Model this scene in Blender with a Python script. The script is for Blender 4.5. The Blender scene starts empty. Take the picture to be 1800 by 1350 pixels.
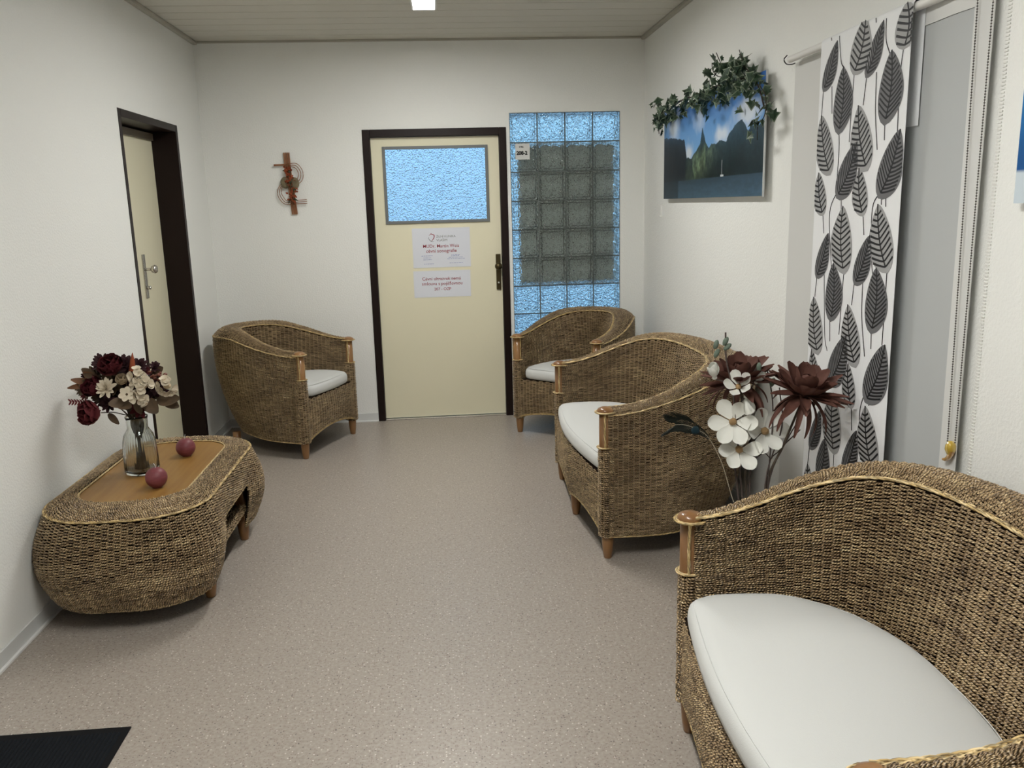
import bpy, bmesh, math, random
import numpy as np
from mathutils import Vector, Matrix
random.seed(7); rng = np.random.default_rng(7)
C = bpy.context.scene.collection
PI = math.pi
W, H, YB = 2.986, 2.60, -7.3          # room: left wall x=0, right wall x=W, far wall y=0, rear wall y=YB

# ------------------------------------------------------------------ camera
cam_d = bpy.data.cameras.new('camera'); cam = bpy.data.objects.new('camera', cam_d); C.objects.link(cam)
f = Vector((0.07543848, 0.97549921, -0.20666478)); r = Vector((0.99624582, -0.08255984, -0.02604116)); u = Vector((0.04246534, 0.20392441, 0.9780652))
M = Matrix((r, u, -f)).transposed().to_4x4(); M.translation = Vector((1.5565, -6.0137, 1.5049))
cam.matrix_world = M
cam_d.sensor_fit = 'HORIZONTAL'; cam_d.sensor_width = 36; cam_d.lens = 1495.79 / 1800 * 36
cam_d.clip_start = .02; cam_d.clip_end = 60
bpy.context.scene.camera = cam
# ------------------------------------------------------------------ world: cold daylight outside
wd = bpy.data.worlds.new('World'); bpy.context.scene.world = wd; wd.use_nodes = True
nt = wd.node_tree; bg = nt.nodes['Background']
tc = nt.nodes.new('ShaderNodeTexCoord'); sx = nt.nodes.new('ShaderNodeSeparateXYZ'); rp = nt.nodes.new('ShaderNodeValToRGB')
nt.links.new(tc.outputs['Generated'], sx.inputs[0])
mr = nt.nodes.new('ShaderNodeMapRange'); mr.inputs[1].default_value = -1; mr.inputs[2].default_value = 1
nt.links.new(sx.outputs[2], mr.inputs[0]); nt.links.new(mr.outputs[0], rp.inputs[0]); nt.links.new(rp.outputs[0], bg.inputs[0])
rp.color_ramp.elements[0].position = .30; rp.color_ramp.elements[0].color = (.035, .08, .16, 1)
rp.color_ramp.elements[1].position = .62; rp.color_ramp.elements[1].color = (.35, .66, .98, 1)
bg.inputs[1].default_value = 1.5
# ------------------------------------------------------------------ lamps (ceiling tubes, see ceiling_lamp below) and exposure
LAMPS = [(1.515, -1.62, 1.15, 84.0), (1.52, -4.55, 1.15, 106.0)]     # x, y centre, length, emission
vs = bpy.context.scene.view_settings
vs.view_transform = 'Standard'; vs.look = 'None'; vs.exposure = 0.0; vs.gamma = 1; vs.use_curve_mapping = False
bpy.context.scene.cycles.max_bounces = 10; bpy.context.scene.cycles.transmission_bounces = 8
bpy.context.scene.cycles.sample_clamp_indirect = 4.0

# ------------------------------------------------------------------ materials
def mat(name, col, rough=.5, spec=.5, bump=None, var=None, metal=0, trans=0, coat=0, sheen=0, ior=1.45, alpha=1, emit=None):
    m = bpy.data.materials.new(name); m.use_nodes = True
    n, l = m.node_tree.nodes, m.node_tree.links; b = n['Principled BSDF']
    b.inputs['Base Color'].default_value = (*col, 1); b.inputs['Roughness'].default_value = rough
    b.inputs['Specular IOR Level'].default_value = spec; b.inputs['Metallic'].default_value = metal
    b.inputs['Transmission Weight'].default_value = trans; b.inputs['Coat Weight'].default_value = coat
    b.inputs['Sheen Weight'].default_value = sheen; b.inputs['IOR'].default_value = ior; b.inputs['Alpha'].default_value = alpha
    if emit: b.inputs['Emission Color'].default_value = (*emit[0], 1); b.inputs['Emission Strength'].default_value = emit[1]
    tcn = n.new('ShaderNodeTexCoord')
    def noise(scale, detail=3, stretch=None):
        t = n.new('ShaderNodeTexNoise'); t.inputs['Scale'].default_value = scale; t.inputs['Detail'].default_value = detail
        if stretch:
            mp = n.new('ShaderNodeMapping'); mp.inputs['Scale'].default_value = stretch
            l.new(tcn.outputs['Object'], mp.inputs[0]); l.new(mp.outputs[0], t.inputs[0])
        else: l.new(tcn.outputs['Object'], t.inputs[0])
        return t
    if bump:
        t = noise(bump[0], 3, bump[2] if len(bump) > 2 else None); bp = n.new('ShaderNodeBump')
        bp.inputs['Strength'].default_value = 1; bp.inputs['Distance'].default_value = bump[1]
        l.new(t.outputs['Fac'], bp.inputs['Height']); l.new(bp.outputs[0], b.inputs['Normal'])
    if var:   # (scale, second colour, stretch)
        t = noise(var[0], 4, var[2] if len(var) > 2 else None); rr = n.new('ShaderNodeValToRGB')
        rr.color_ramp.elements[0].position = .35; rr.color_ramp.elements[1].position = .65
        rr.color_ramp.elements[0].color = (*col, 1); rr.color_ramp.elements[1].color = (*var[1], 1)
        l.new(t.outputs['Fac'], rr.inputs[0]); l.new(rr.outputs[0], b.inputs['Base Color'])
    return m
def attr_mat(name, build, rough=.5, spec=.5):
    m = bpy.data.materials.new(name); m.use_nodes = True
    n, l = m.node_tree.nodes, m.node_tree.links; b = n['Principled BSDF']
    b.inputs['Roughness'].default_value = rough; b.inputs['Specular IOR Level'].default_value = spec
    build(n, l, b); return m
def mth(n, l, op, a, b=None):
    x = n.new('ShaderNodeMath'); x.operation = op
    for i, v in enumerate((a, b)):
        if v is None: continue
        if isinstance(v, (int, float)): x.inputs[i].default_value = v
        else: l.new(v, x.inputs[i])
    return x.outputs[0]
def twist_nodes(cols, bump=.0016, scale=150.):
    """twisted strand: attribute wv = (metres along, angle/pi, random per strand)"""
    def build(n, l, b):
        at = n.new('ShaderNodeAttribute'); at.attribute_name = 'wv'
        s = n.new('ShaderNodeSeparateXYZ'); l.new(at.outputs['Vector'], s.inputs[0])
        ph = mth(n, l, 'ADD', mth(n, l, 'MULTIPLY', s.outputs[0], scale * 2 * PI), mth(n, l, 'MULTIPLY', s.outputs[1], -7.0))
        sn = mth(n, l, 'SINE', mth(n, l, 'ADD', ph, mth(n, l, 'MULTIPLY', s.outputs[2], 20.)))
        h = mth(n, l, 'POWER', mth(n, l, 'ADD', mth(n, l, 'MULTIPLY', sn, .5), .5), .6)
        tc2 = n.new('ShaderNodeTexCoord'); nz = n.new('ShaderNodeTexNoise'); nz.inputs['Scale'].default_value = 9; nz.inputs['Detail'].default_value = 5
        l.new(tc2.outputs['Object'], nz.inputs[0])
        v = mth(n, l, 'ADD', mth(n, l, 'MULTIPLY', s.outputs[2], .75), mth(n, l, 'MULTIPLY', nz.outputs['Fac'], .35))
        rr = n.new('ShaderNodeValToRGB'); e = rr.color_ramp.elements
        e[0].position = .12; e[0].color = (*cols[0], 1); e[1].position = .95; e[1].color = (*cols[-1], 1)
        for i, c in enumerate(cols[1:-1]):
            k = e.new(.12 + .83 * (i + 1) / (len(cols) - 1)); k.color = (*c, 1)
        l.new(v, rr.inputs[0])
        mx = n.new('ShaderNodeMix'); mx.data_type = 'RGBA'; mx.blend_type = 'MULTIPLY'; mx.inputs['Factor'].default_value = 1
        rg = n.new('ShaderNodeMapRange'); rg.inputs[3].default_value = .28; rg.inputs[4].default_value = 1.3; l.new(h, rg.inputs[0])  # shade in the twist grooves is multiplied into the base colour
        l.new(rr.outputs[0], mx.inputs['A']); l.new(rg.outputs[0], mx.inputs['B']); l.new(mx.outputs['Result'], b.inputs['Base Color'])
        bp = n.new('ShaderNodeBump'); bp.inputs['Distance'].default_value = bump; l.new(h, bp.inputs['Height']); l.new(bp.outputs[0], b.inputs['Normal'])
    return build
SEA = attr_mat('woven_seagrass', twist_nodes([(.12, .073, .033), (.31, .210, .112), (.53, .385, .212), (.80, .64, .38)], .0026, 115.), .30, .65)
CANE = attr_mat('light_cane', twist_nodes([(.42, .29, .12), (.55, .40, .18), (.68, .53, .29)], .0002, 12.), .4, .5)
BACK = mat('weave_backing', (.014, .008, .005), .9, .1)  # near-black sheet stands in for the shade between the strands
WOODP = mat('oiled_post_wood', (.30, .155, .060), .3, .5, var=(14, (.20, .095, .035), (1, 1, .12)), coat=.3)
TOPW = mat('honey_table_veneer', (.30, .165, .045), .42, .4, var=(7, (.25, .125, .032), (6, .5, 1)))
FAB = mat('white_cotton', (.60, .607, .59), .85, .2, bump=(350, .0004), sheen=.2)
WALL = mat('white_plaster', (.85, .855, .825), .85, .25, bump=(110, .0022))
CEILM = mat('cream_ceiling_panel', (.66, .64, .57), .55, .3, bump=(60, .0006, (.2, 8, 1)))
DARKGAP = mat('dark_gap', (.03, .028, .022), .9, .1)
COVE = mat('ceiling_edge_strip', (.42, .40, .34), .5)
BASE = mat('white_plastic_skirting', (.66, .67, .66), .4)
BROWN = mat('dark_brown_enamel', (.012, .0055, .0045), .42, .25)
CREAM = mat('cream_door_paint', (.80, .755, .565), .42, .4, var=(1.3, (.77, .73, .545)))
GREYM = mat('grey_bead', (.16, .17, .17), .4, .5)
CHROME = mat('brushed_steel', (.62, .60, .56), .22, metal=1)
BRASS = mat('aged_brass', (.085, .065, .03), .3, metal=.8)
PAPER = mat('white_paper', (.72, .74, .80), .6, .3)
RED = mat('red_print', (.28, .012, .03), .6)
INK = mat('black_print', (.012, .012, .014), .6)
BLUEINK = mat('blue_print', (.12, .16, .42), .6)
WHITE = mat('white_enamel', (.80, .80, .78), .35)
# floor: speckled vinyl
def floor_nodes(n, l, b):
    tc2 = n.new('ShaderNodeTexCoord')
    def nz(s, d): 
        t = n.new('ShaderNodeTexNoise'); t.inputs['Scale'].default_value = s; t.inputs['Detail'].default_value = d; l.new(tc2.outputs['Object'], t.inputs[0]); return t.outputs['Fac']
    def ramp(src, stops):
        rr = n.new('ShaderNodeValToRGB'); e = rr.color_ramp.elements
        e[0].position, e[0].color = stops[0][0], (*stops[0][1], 1); e[1].position, e[1].color = stops[-1][0], (*stops[-1][1], 1)
        for p, c in stops[1:-1]: k = e.new(p); k.color = (*c, 1)
        l.new(src, rr.inputs[0]); return rr.outputs[0]
    base = ramp(nz(90, 5), [(.30, (.305, .265, .225)), (.5, (.355, .312, .270)), (.70, (.405, .362, .318))])
    def mix(fac, A, col):
        m = n.new('ShaderNodeMix'); m.data_type = 'RGBA'; l.new(fac, m.inputs['Factor']); l.new(A, m.inputs['A']); m.inputs['B'].default_value = (*col, 1); return m.outputs['Result']
    def spots(scale, size, frac):
        v = n.new('ShaderNodeTexVoronoi'); v.inputs['Scale'].default_value = scale; l.new(tc2.outputs['Object'], v.inputs[0])
        s = n.new('ShaderNodeSeparateColor'); l.new(v.outputs['Color'], s.inputs[0])
        a = mth(n, l, 'LESS_THAN', v.outputs['Distance'], size); c = mth(n, l, 'LESS_THAN', s.outputs[0], frac)
        return mth(n, l, 'MULTIPLY', a, c)
    c = mix(mth(n, l, 'MULTIPLY', spots(170, .42, .22), .55), base, (.20, .135, .11))
    c = mix(mth(n, l, 'MULTIPLY', spots(130, .33, .10), .75), c, (.10, .08, .075))
    c = mix(mth(n, l, 'MULTIPLY', spots(110, .28, .16), .8), c, (.66, .61, .56))
    l.new(c, b.inputs['Base Color'])
    bp = n.new('ShaderNodeBump'); bp.inputs['Distance'].default_value = .00025; l.new(nz(160, 2), bp.inputs['Height']); l.new(bp.outputs[0], b.inputs['Normal'])
FLOOR = attr_mat('speckled_vinyl', floor_nodes, .36, .45)

# ------------------------------------------------------------------ object helpers
def finish(o, m, smooth=False):
    for x in (m if isinstance(m, (list, tuple)) else [m]): o.data.materials.append(x)
    if smooth: o.data.polygons.foreach_set('use_smooth', [True] * len(o.data.polygons))
    return o
def link(name, me, parent=None, loc=None):
    o = bpy.data.objects.new(name, me); C.objects.link(o)
    if parent is not None: o.parent = parent
    if loc is not None: o.location = loc
    return o
def np_mesh(name, V, F, m, parent=None, smooth=True, wv=None, midx=None):
    V = np.asarray(V, float); F = np.asarray(F, np.int32)
    me = bpy.data.meshes.new(name); k = F.shape[1]
    me.vertices.add(len(V)); me.vertices.foreach_set('co', V.ravel())
    me.loops.add(F.size); me.loops.foreach_set('vertex_index', F.ravel())
    me.polygons.add(len(F)); me.polygons.foreach_set('loop_start', np.arange(0, F.size, k, dtype=np.int32))
    me.polygons.foreach_set('loop_total', np.full(len(F), k, np.int32))
    if midx is not None: me.polygons.foreach_set('material_index', np.asarray(midx, np.int32))
    me.update(calc_edges=True); me.validate()
    me.polygons.foreach_set('use_smooth', [smooth] * len(me.polygons))
    if wv is not None:
        a = me.attributes.new('wv', 'FLOAT_VECTOR', 'POINT'); a.data.foreach_set('vector', np.asarray(wv, float).ravel())
    for x in (m if isinstance(m, (list, tuple)) else [m]): me.materials.append(x)
    return link(name, me, parent)
def bm_obj(name, bm, m, parent=None, smooth=False):
    me = bpy.data.meshes.new(name); bmesh.ops.recalc_face_normals(bm, faces=bm.faces); bm.to_mesh(me); bm.free()
    return finish(link(name, me, parent), m, smooth)
def box(bm, x0, x1, y0, y1, z0, z1, bev=0):
    r_ = bmesh.ops.create_cube(bm, size=1); vs_ = r_['verts']
    for v in vs_: v.co = Vector(((x0 + x1) / 2 + v.co.x * (x1 - x0), (y0 + y1) / 2 + v.co.y * (y1 - y0), (z0 + z1) / 2 + v.co.z * (z1 - z0)))
    if bev:
        es = list({e for v in vs_ for e in v.link_edges})
        bmesh.ops.bevel(bm, geom=es, offset=bev, segments=2, affect='EDGES', profile=.6)
def boxes(name, L, m, parent=None, bev=0):
    bm = bmesh.new()
    for b in L: box(bm, *b, bev=bev)
    return bm_obj(name, bm, m, parent)
def lathe(name, prof, m, parent=None, seg=32, loc=(0, 0, 0), rot=None, flute=None):
    """prof = [(r,z)...]"""
    n = len(prof); V = []; F = []
    for i, (rr, z) in enumerate(prof):
        for k in range(seg):
            a = 2 * PI * k / seg; q = rr * (flute(i, a) if flute else 1); V.append((q * math.cos(a), q * math.sin(a), z))
    for i in range(n - 1):
        for k in range(seg): F.append((i * seg + k, i * seg + (k + 1) % seg, (i + 1) * seg + (k + 1) % seg, (i + 1) * seg + k))
    V = np.array(V)
    if rot is not None: V = V @ np.array(rot).T
    o = np_mesh(name, V + np.array(loc), F, m, parent); return o
def frames(P):
    P = np.asarray(P, float); T = np.gradient(P, axis=0); T /= np.linalg.norm(T, axis=1)[:, None] + 1e-12
    up = np.array([0, 0, 1.]) if abs(T[:, 2]).mean() < .8 else np.array([1., 0, 0])
    S = np.cross(T, up); S /= np.linalg.norm(S, axis=1)[:, None] + 1e-12; U = np.cross(S, T); return T, S, U
def tube_data(P, r, seg=6, rnd=.5, close=True):
    P = np.asarray(P, float); n = len(P); T, S, U = frames(P); R_ = np.broadcast_to(np.asarray(r, float), (n,))
    a = np.arange(seg) * 2 * PI / seg
    V = P[:, None] + R_[:, None, None] * (S[:, None] * np.cos(a)[None, :, None] + U[:, None] * np.sin(a)[None, :, None])
    d = np.r_[0, np.cumsum(np.linalg.norm(np.diff(P, axis=0), axis=1))]
    wv = np.stack([np.broadcast_to(d[:, None], (n, seg)), np.broadcast_to(a[None] / PI, (n, seg)), np.full((n, seg), rnd)], -1)
    i = np.arange(n - 1)[:, None] * seg; k = np.arange(seg)[None]; k2 = (k + 1) % seg
    F = np.stack([i + k, i + k2, i + seg + k2, i + seg + k], -1).reshape(-1, 4)
    return V.reshape(-1, 3), F, wv.reshape(-1, 3)
class Acc:
    def __init__(s): s.V = []; s.F = []; s.W = []; s.n = 0
    def add(s, V, F, Wv=None):
        s.V.append(V); s.F.append(np.asarray(F) + s.n); s.W.append(Wv if Wv is not None else np.zeros((len(V), 3))); s.n += len(V)
    def tube(s, P, r, seg=6, rnd=.5): s.add(*tube_data(P, r, seg, rnd))
    def obj(s, name, m, parent=None, wv=True, smooth=True):
        return np_mesh(name, np.concatenate(s.V), np.concatenate(s.F), m, parent, smooth, np.concatenate(s.W) if wv else None)
def resample(P, step):
    P = np.asarray(P, float); d = np.r_[0, np.cumsum(np.linalg.norm(np.diff(P, axis=0), axis=1))]
    n = max(3, int(d[-1] / step)); t = np.linspace(0, d[-1], n); return np.stack([np.interp(t, d, P[:, i]) for i in range(3)], 1)
def spline(pts, n=12):
    """Catmull-Rom through points"""
    P = [np.array(p, float) for p in pts]; P = [2 * P[0] - P[1]] + P + [2 * P[-1] - P[-2]]; out = []
    for i in range(1, len(P) - 2):
        for t in np.linspace(0, 1, n, endpoint=False):
            a, b, c, d = P[i - 1:i + 3]; out.append(.5 * ((2 * b) + (c - a) * t + (2 * a - 5 * b + 4 * c - d) * t * t + (3 * b - a - 3 * c + d) * t ** 3))
    out.append(P[-2]); return np.array(out)
def plait(acc, P, a=.0042, r=.0032, pitch=.062, nrm=None, step=.009):
    """flat four-strand plait along P"""
    P = resample(P, step); T, S, U = frames(P)
    if nrm is not None: U = np.broadcast_to(np.asarray(nrm, float), P.shape); S = np.cross(T, U); S /= np.linalg.norm(S, axis=1)[:, None] + 1e-9
    d = np.arange(len(P)) * step
    for k in range(4):
        ph = 2 * PI * d / (pitch * 1.05) + 2 * PI * k / 4
        Q = P + S * (a * np.sin(ph))[:, None] + U * (a * .22 * np.sin(2 * ph))[:, None]
        acc.tube(Q, r * .88, 5, rng.random())
def empty(name, loc, rz=0, label=None, cat=None, group=None, kind=None):
    o = bpy.data.objects.new(name, None); C.objects.link(o); o.location = loc; o.rotation_euler = (0, 0, rz); o.empty_display_size = .1
    return tag(o, label, cat, group, kind)
def tag(o, label=None, cat=None, group=None, kind=None):
    for k, v in (('label', label), ('category', cat), ('group', group), ('kind', kind)):
        if v: o[k] = v
    return o
def copy_tree(o, parent=None):
    c = o.copy(); C.objects.link(c); c.parent = parent
    for ch in list(o.children): copy_tree(ch, c)
    return c
def text(name, s, size_w, m, parent, loc, bold=.0, height=None, rotz=0, flipaxis='y'):
    """flat lettering facing -y, width size_w, centred on loc"""
    cu = bpy.data.curves.new(name, 'FONT'); cu.body = s; cu.size = .1; cu.align_x = 'CENTER'; cu.offset = bold; cu.extrude = 0; cu.resolution_u = 3
    t = bpy.data.objects.new(name, cu); C.objects.link(t)
    bpy.context.view_layer.update()
    me = bpy.data.meshes.new_from_object(t.evaluated_get(bpy.context.evaluated_depsgraph_get())); bpy.data.objects.remove(t); bpy.data.curves.remove(cu)
    V = np.zeros(len(me.vertices) * 3); me.vertices.foreach_get('co', V); V = V.reshape(-1, 3)
    x0, x1, y0, y1 = V[:, 0].min(), V[:, 0].max(), V[:, 1].min(), V[:, 1].max()
    sx_ = size_w / (x1 - x0); sy_ = height / (y1 - y0) if height else sx_
    V[:, 0] = (V[:, 0] - (x0 + x1) / 2) * sx_; V[:, 1] = (V[:, 1] - (y0 + y1) / 2) * sy_
    Q = np.stack([V[:, 0], np.zeros(len(V)), V[:, 1]], 1); me.vertices.foreach_set('co', Q.ravel()); me.materials.clear(); me.materials.append(m); me.update(); me.name = name
    return link(name, me, parent, loc)
# ================================================================== THE SETTING
def S_(o): o['kind'] = 'structure'; return o
S_(boxes('floor', [(-.3, W + .3, YB - .1, .3, -.1, 0)], FLOOR))
DX0, DX1, DZ = 1.0525, 2.0264, 2.02              # far door, outer edges of its frame
GX0, GX1, GZ0, GZ1 = 2.050, 2.815, .149, 2.112  # glass block panel
T = .14
S_(boxes('wall_back', [(-.3, DX0 + .02, 0, T, 0, H), (DX0 + .02, DX1 - .02, 0, T, DZ - .02, H), (DX1 - .02, GX0, 0, T, 0, H),
                       (GX0, GX1, 0, T, GZ1, H), (GX0, GX1, 0, T, 0, GZ0), (GX1, W + .3, 0, T, 0, H)], WALL))
LY0, LY1 = -1.5139, -.5402
S_(boxes('wall_left', [(-.2, 0, YB, LY0 + .02, 0, H), (-.2, 0, LY0 + .02, LY1 - .02, DZ - .02, H), (-.2, 0, LY1 - .02, 0, 0, H), (-.3, -.2, YB, 0, 0, H)], WALL))
NY0, NY1 = -3.79, -3.42                             # window niche in the right wall
S_(boxes('wall_right', [(W, W + .2, NY1, 0, 0, H), (W, W + .2, NY0, NY1, 2.02, H), (W, W + .2, NY0, NY1, 0, .30), (W, W + .2, YB, NY0, 0, H), (W - .008, W, YB, -3.87, 0, H)], WALL))
S_(boxes('wall_rear', [(-.3, W + .3, YB - .1, YB, 0, H)], WALL))
win = S_(boxes('window_1', [(W + .08, W + .10, NY0 - .02, NY1 + .02, .28, 2.04)], mat('dark_window_glass', (.05, .055, .06), .15, .5)))
ceil = S_(boxes('ceiling', [(-.3, W + .3, YB - .1, .3, H + .004, H + .1)], DARKGAP))
pl = None; pitch = .166; k = 0; y = -.004
while y > YB:
    if pl is None: pl = boxes('ceiling_plank', [(0.012, W - .012, -pitch + .008, 0, H - .008, H + .004)], CEILM, ceil, bev=.002)
    else: q = pl.copy(); C.objects.link(q); pl2 = q; q.location = (0, y, 0)
    if k == 0: pl.location = (0, y, 0)
    y -= pitch; k += 1
S_(boxes('trim_1', [(0, .028, YB, 0, H - .030, H - .010)], COVE, bev=.004)); S_(boxes('trim_2', [(W - .028, W, YB, 0, H - .030, H - .010)], COVE, bev=.004))
S_(boxes('trim_3', [(.028, W - .028, -.012, 0, H - .022, H - .008)], COVE, bev=.003))
def skirting(name, segs, n):
    L = []
    for (x0, x1, y0, y1) in segs:
        L.append((x0, x1, y0, y1, 0, .062))
    o = S_(boxes(name, L, BASE, bev=.0015))
    L = []
    for (x0, x1, y0, y1) in segs:
        e = .010
        L.append((x0 - (e if n[0] < 0 else 0), x1 + (e if n[0] > 0 else 0), y0 - (e if n[1] < 0 else 0), y1, 0, .010))
    boxes('floor_seal', L, WHITE, o, bev=.002)
skirting('baseboard_back', [(0, DX0, -.008, 0), (DX1, W, -.008, 0)], (0, -1))
skirting('baseboard_left', [(0, .008, YB, LY0), (0, .008, LY1, -.008)], (1, 0))
skirting('baseboard_right', [(W - .008, W, -3.87, -.008), (W - .016, W - .008, YB, -3.87)], (-1, 0))

# ---- far door
def door_frame(name, outer_w, depth, parent, swap, face=.05, lip=.008):
    L = [(0, face, -lip, depth, 0, DZ), (outer_w - face, outer_w, -lip, depth, 0, DZ), (face, outer_w - face, -lip, depth, DZ - face, DZ)]
    L += [(face, face + .014, depth - .02, depth, 0, DZ - face), (outer_w - face - .014, outer_w - face, depth - .02, depth, 0, DZ - face)]
    if swap: L = [(-y1_, -y0_, x0_, x1_, z0_, z1_) for (x0_, x1_, y0_, y1_, z0_, z1_) in L]
    return boxes(name, L, BROWN, parent, bev=.003)
d1 = S_(empty('door_1', (DX0, 0, 0)))
DW = DX1 - DX0
door_frame('door_frame', DW, .10, d1, False)
px0, px1, pz0, pz1 = 1.185 - DX0, 1.893 - DX0, 1.397, 1.903
lf = boxes('door_leaf', [(.052, DW - .052, .028, .066, .012, pz0), (.052, DW - .052, .028, .066, pz1, DZ - .052), (.052, px0, .028, .066, pz0, pz1), (px1, DW - .052, .028, .066, pz0, pz1)], CREAM, d1)
boxes('glazing_bead', [(px0 - .006, px0 + .014, .018, .034, pz0 - .006, pz1 + .006), (px1 - .014, px1 + .006, .018, .034, pz0 - .006, pz1 + .006),
                       (px0 + .014, px1 - .014, .018, .034, pz1 - .014, pz1 + .006), (px0 + .014, px1 - .014, .018, .034, pz0 - .006, pz0 + .014)], GREYM, lf, bev=.002)
def glass_nodes(scale, dist, tint=(.93, .97, 1.)):
    def build(n, l, b):
        b.inputs['Base Color'].default_value = (*tint, 1); b.inputs['Transmission Weight'].default_value = 1
        tc2 = n.new('ShaderNodeTexCoord'); v = n.new('ShaderNodeTexVoronoi'); v.inputs['Scale'].default_value = scale; v.feature = 'SMOOTH_F1'; v.inputs['Smoothness'].default_value = .6
        nz = n.new('ShaderNodeTexNoise'); nz.inputs['Scale'].default_value = scale * .7; nz.inputs['Detail'].default_value = 2
        l.new(tc2.outputs['Object'], v.inputs[0]); l.new(tc2.outputs['Object'], nz.inputs[0])
        bp = n.new('ShaderNodeBump'); bp.inputs['Distance'].default_value = dist
        l.new(mth(n, l, 'ADD', v.outputs['Distance'], nz.outputs['Fac']), bp.inputs['Height']); l.new(bp.outputs[0], b.inputs['Normal'])
    return build
PEB = attr_mat('pebbled_glass', glass_nodes(110, .006), .25, .5)
BLK = attr_mat('ripple_block_glass', glass_nodes(75, .011, (.88, .94, .93)), .06, .5)
boxes('door_pane', [(px0 - .002, px1 + .002, .040, .046, pz0 - .002, pz1 + .002)], PEB, lf)
boxes('gap_light_strip', [(.05, DW - .05, .0, .09, 0, .009)], CHROME, d1, bev=.003)  # added steel strip stands in for the daylight showing under the door
hp = boxes('handle_plate', [(1.932 - DX0, 1.966 - DX0, .018, .028, .915, 1.165)], BRASS, lf, bev=.004)
rx90 = [(1, 0, 0), (0, 0, -1), (0, 1, 0)]
lathe('knob', [(0, 0), (.008, 0), (.010, .018), (.010, .03), (.022, .036), (.026, .048), (.022, .060), (.010, .066), (0, .067)], BRASS, hp, 20, (1.947 - DX0, .02, 1.083), rx90)
lathe('lock_cylinder', [(0, 0), (.009, 0), (.009, .014), (0, .014)], CHROME, hp, 16, (1.949 - DX0, .02, .965), rx90)
# ---- left door (deep recess)
d2 = S_(empty('door_2', (0, LY0, 0)))
LW = LY1 - LY0; dep = .145
door_frame('door_frame', LW, dep + .03, d2, True, .040, .002)
lf2 = boxes('door_leaf', [(-dep - .04, -dep, .042, LW - .042, .01, DZ - .09)], CREAM, d2)
boxes('head_panel', [(-dep - .02, -dep + .015, .05, LW - .05, DZ - .09, DZ - .05)], mat('taupe_frame_head', (.16, .13, .09), .5), d2)
hp = boxes('handle_plate', [(-dep, -dep + .009, -.985 - LY0, -.945 - LY0, 1.03, 1.28)], CHROME, lf2, bev=.003)
ry90 = [(0, 0, 1), (0, 1, 0), (-1, 0, 0)]
hp.data.update()
lathe('knob', [(0, 0), (.009, 0), (.008, .02), (.008, .035), (.020, .042), (.025, .055), (.020, .066), (0, .070)], CHROME, hp, 20, (-dep + .006, -.965 - LY0, 1.195), ry90)
lathe('lock_cylinder', [(0, 0), (.010, 0), (.010, .022), (.006, .024), (0, .024)], CHROME, hp, 16, (-dep + .006, -.965 - LY0, 1.09), ry90)
# ---- glass block panel
gbp = S_(empty('window_2', (GX0, 0, GZ0)))
NX, NZ = 4, 10; bx, bz = (GX1 - GX0) / NX, (GZ1 - GZ0) / NZ
MORT = mat('grey_joint', (.17, .19, .18), .6)
boxes('joint_grid', [(i * bx - .004, i * bx + .004, .012, .078, 0, GZ1 - GZ0) for i in range(NX + 1)] + [(0, GX1 - GX0, .013, .077, j * bz - .004, j * bz + .004) for j in range(NZ + 1)], MORT, gbp)
def block_mesh():
    w, h_, d = bx - .009, bz - .009, .080
    bm = bmesh.new(); box(bm, -w / 2, w / 2, 0, d, -h_ / 2, h_ / 2)
    for face_y, dy in ((0, .007), (d, -.007)):
        fs = [f_ for f_ in bm.faces if abs(f_.calc_center_median().y - face_y) < 1e-5]
        r_ = bmesh.ops.inset_region(bm, faces=fs, thickness=.016, depth=0); bmesh.ops.inset_region(bm, faces=fs, thickness=.008, depth=0)
        for v in fs[0].verts: v.co.y += dy
    me = bpy.data.meshes.new('glass_block'); bmesh.ops.recalc_face_normals(bm, faces=bm.faces); bm.to_mesh(me); bm.free(); me.materials.append(BLK); return me
bme = block_mesh()
for j in range(NZ):
    for i in range(NX): link('glass_block', bme, gbp, ((i + .5) * bx, .004, (j + .5) * bz))
brd = boxes('noticeboard', [(GX0 + .055, GX1 - .028, .087, .11, GZ1 - 6 * bz + .01, GZ1 - bz - .01)], mat('grey_board', (.92, .95, .92), .7))
tag(brd, 'grey board standing behind the middle rows of the glass block panel', 'board')

# ---- ceiling lamps
for i, (lx, ly, ll, em) in enumerate(LAMPS):
    t = empty('ceiling_lamp', (lx, ly, H - .008), 0, ['bright rectangular ceiling lamp cut by the top edge above the cream door', 'long ceiling lamp overhead between the two wicker sofas, nearer the viewer'][i], 'lamp', 'long ceiling lamps')
    boxes('lamp_housing', [(-.068, .068, -ll / 2 - .012, ll / 2 + .012, -.026, 0), (-.068, -.058, -ll / 2 - .012, ll / 2 + .012, -.040, -.026), (.058, .068, -ll / 2 - .012, ll / 2 + .012, -.040, -.026), (-.058, .058, -ll / 2 - .012, -ll / 2, -.040, -.026), (-.058, .058, ll / 2, ll / 2 + .012, -.040, -.026)], WHITE, t)
    boxes('diffuser', [(-.058, .058, -ll / 2, ll / 2, -.036, -.027)], mat('lamp_diffuser', (.9, .9, .9), .5, emit=((1, .99, .95), em)), t)
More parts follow.
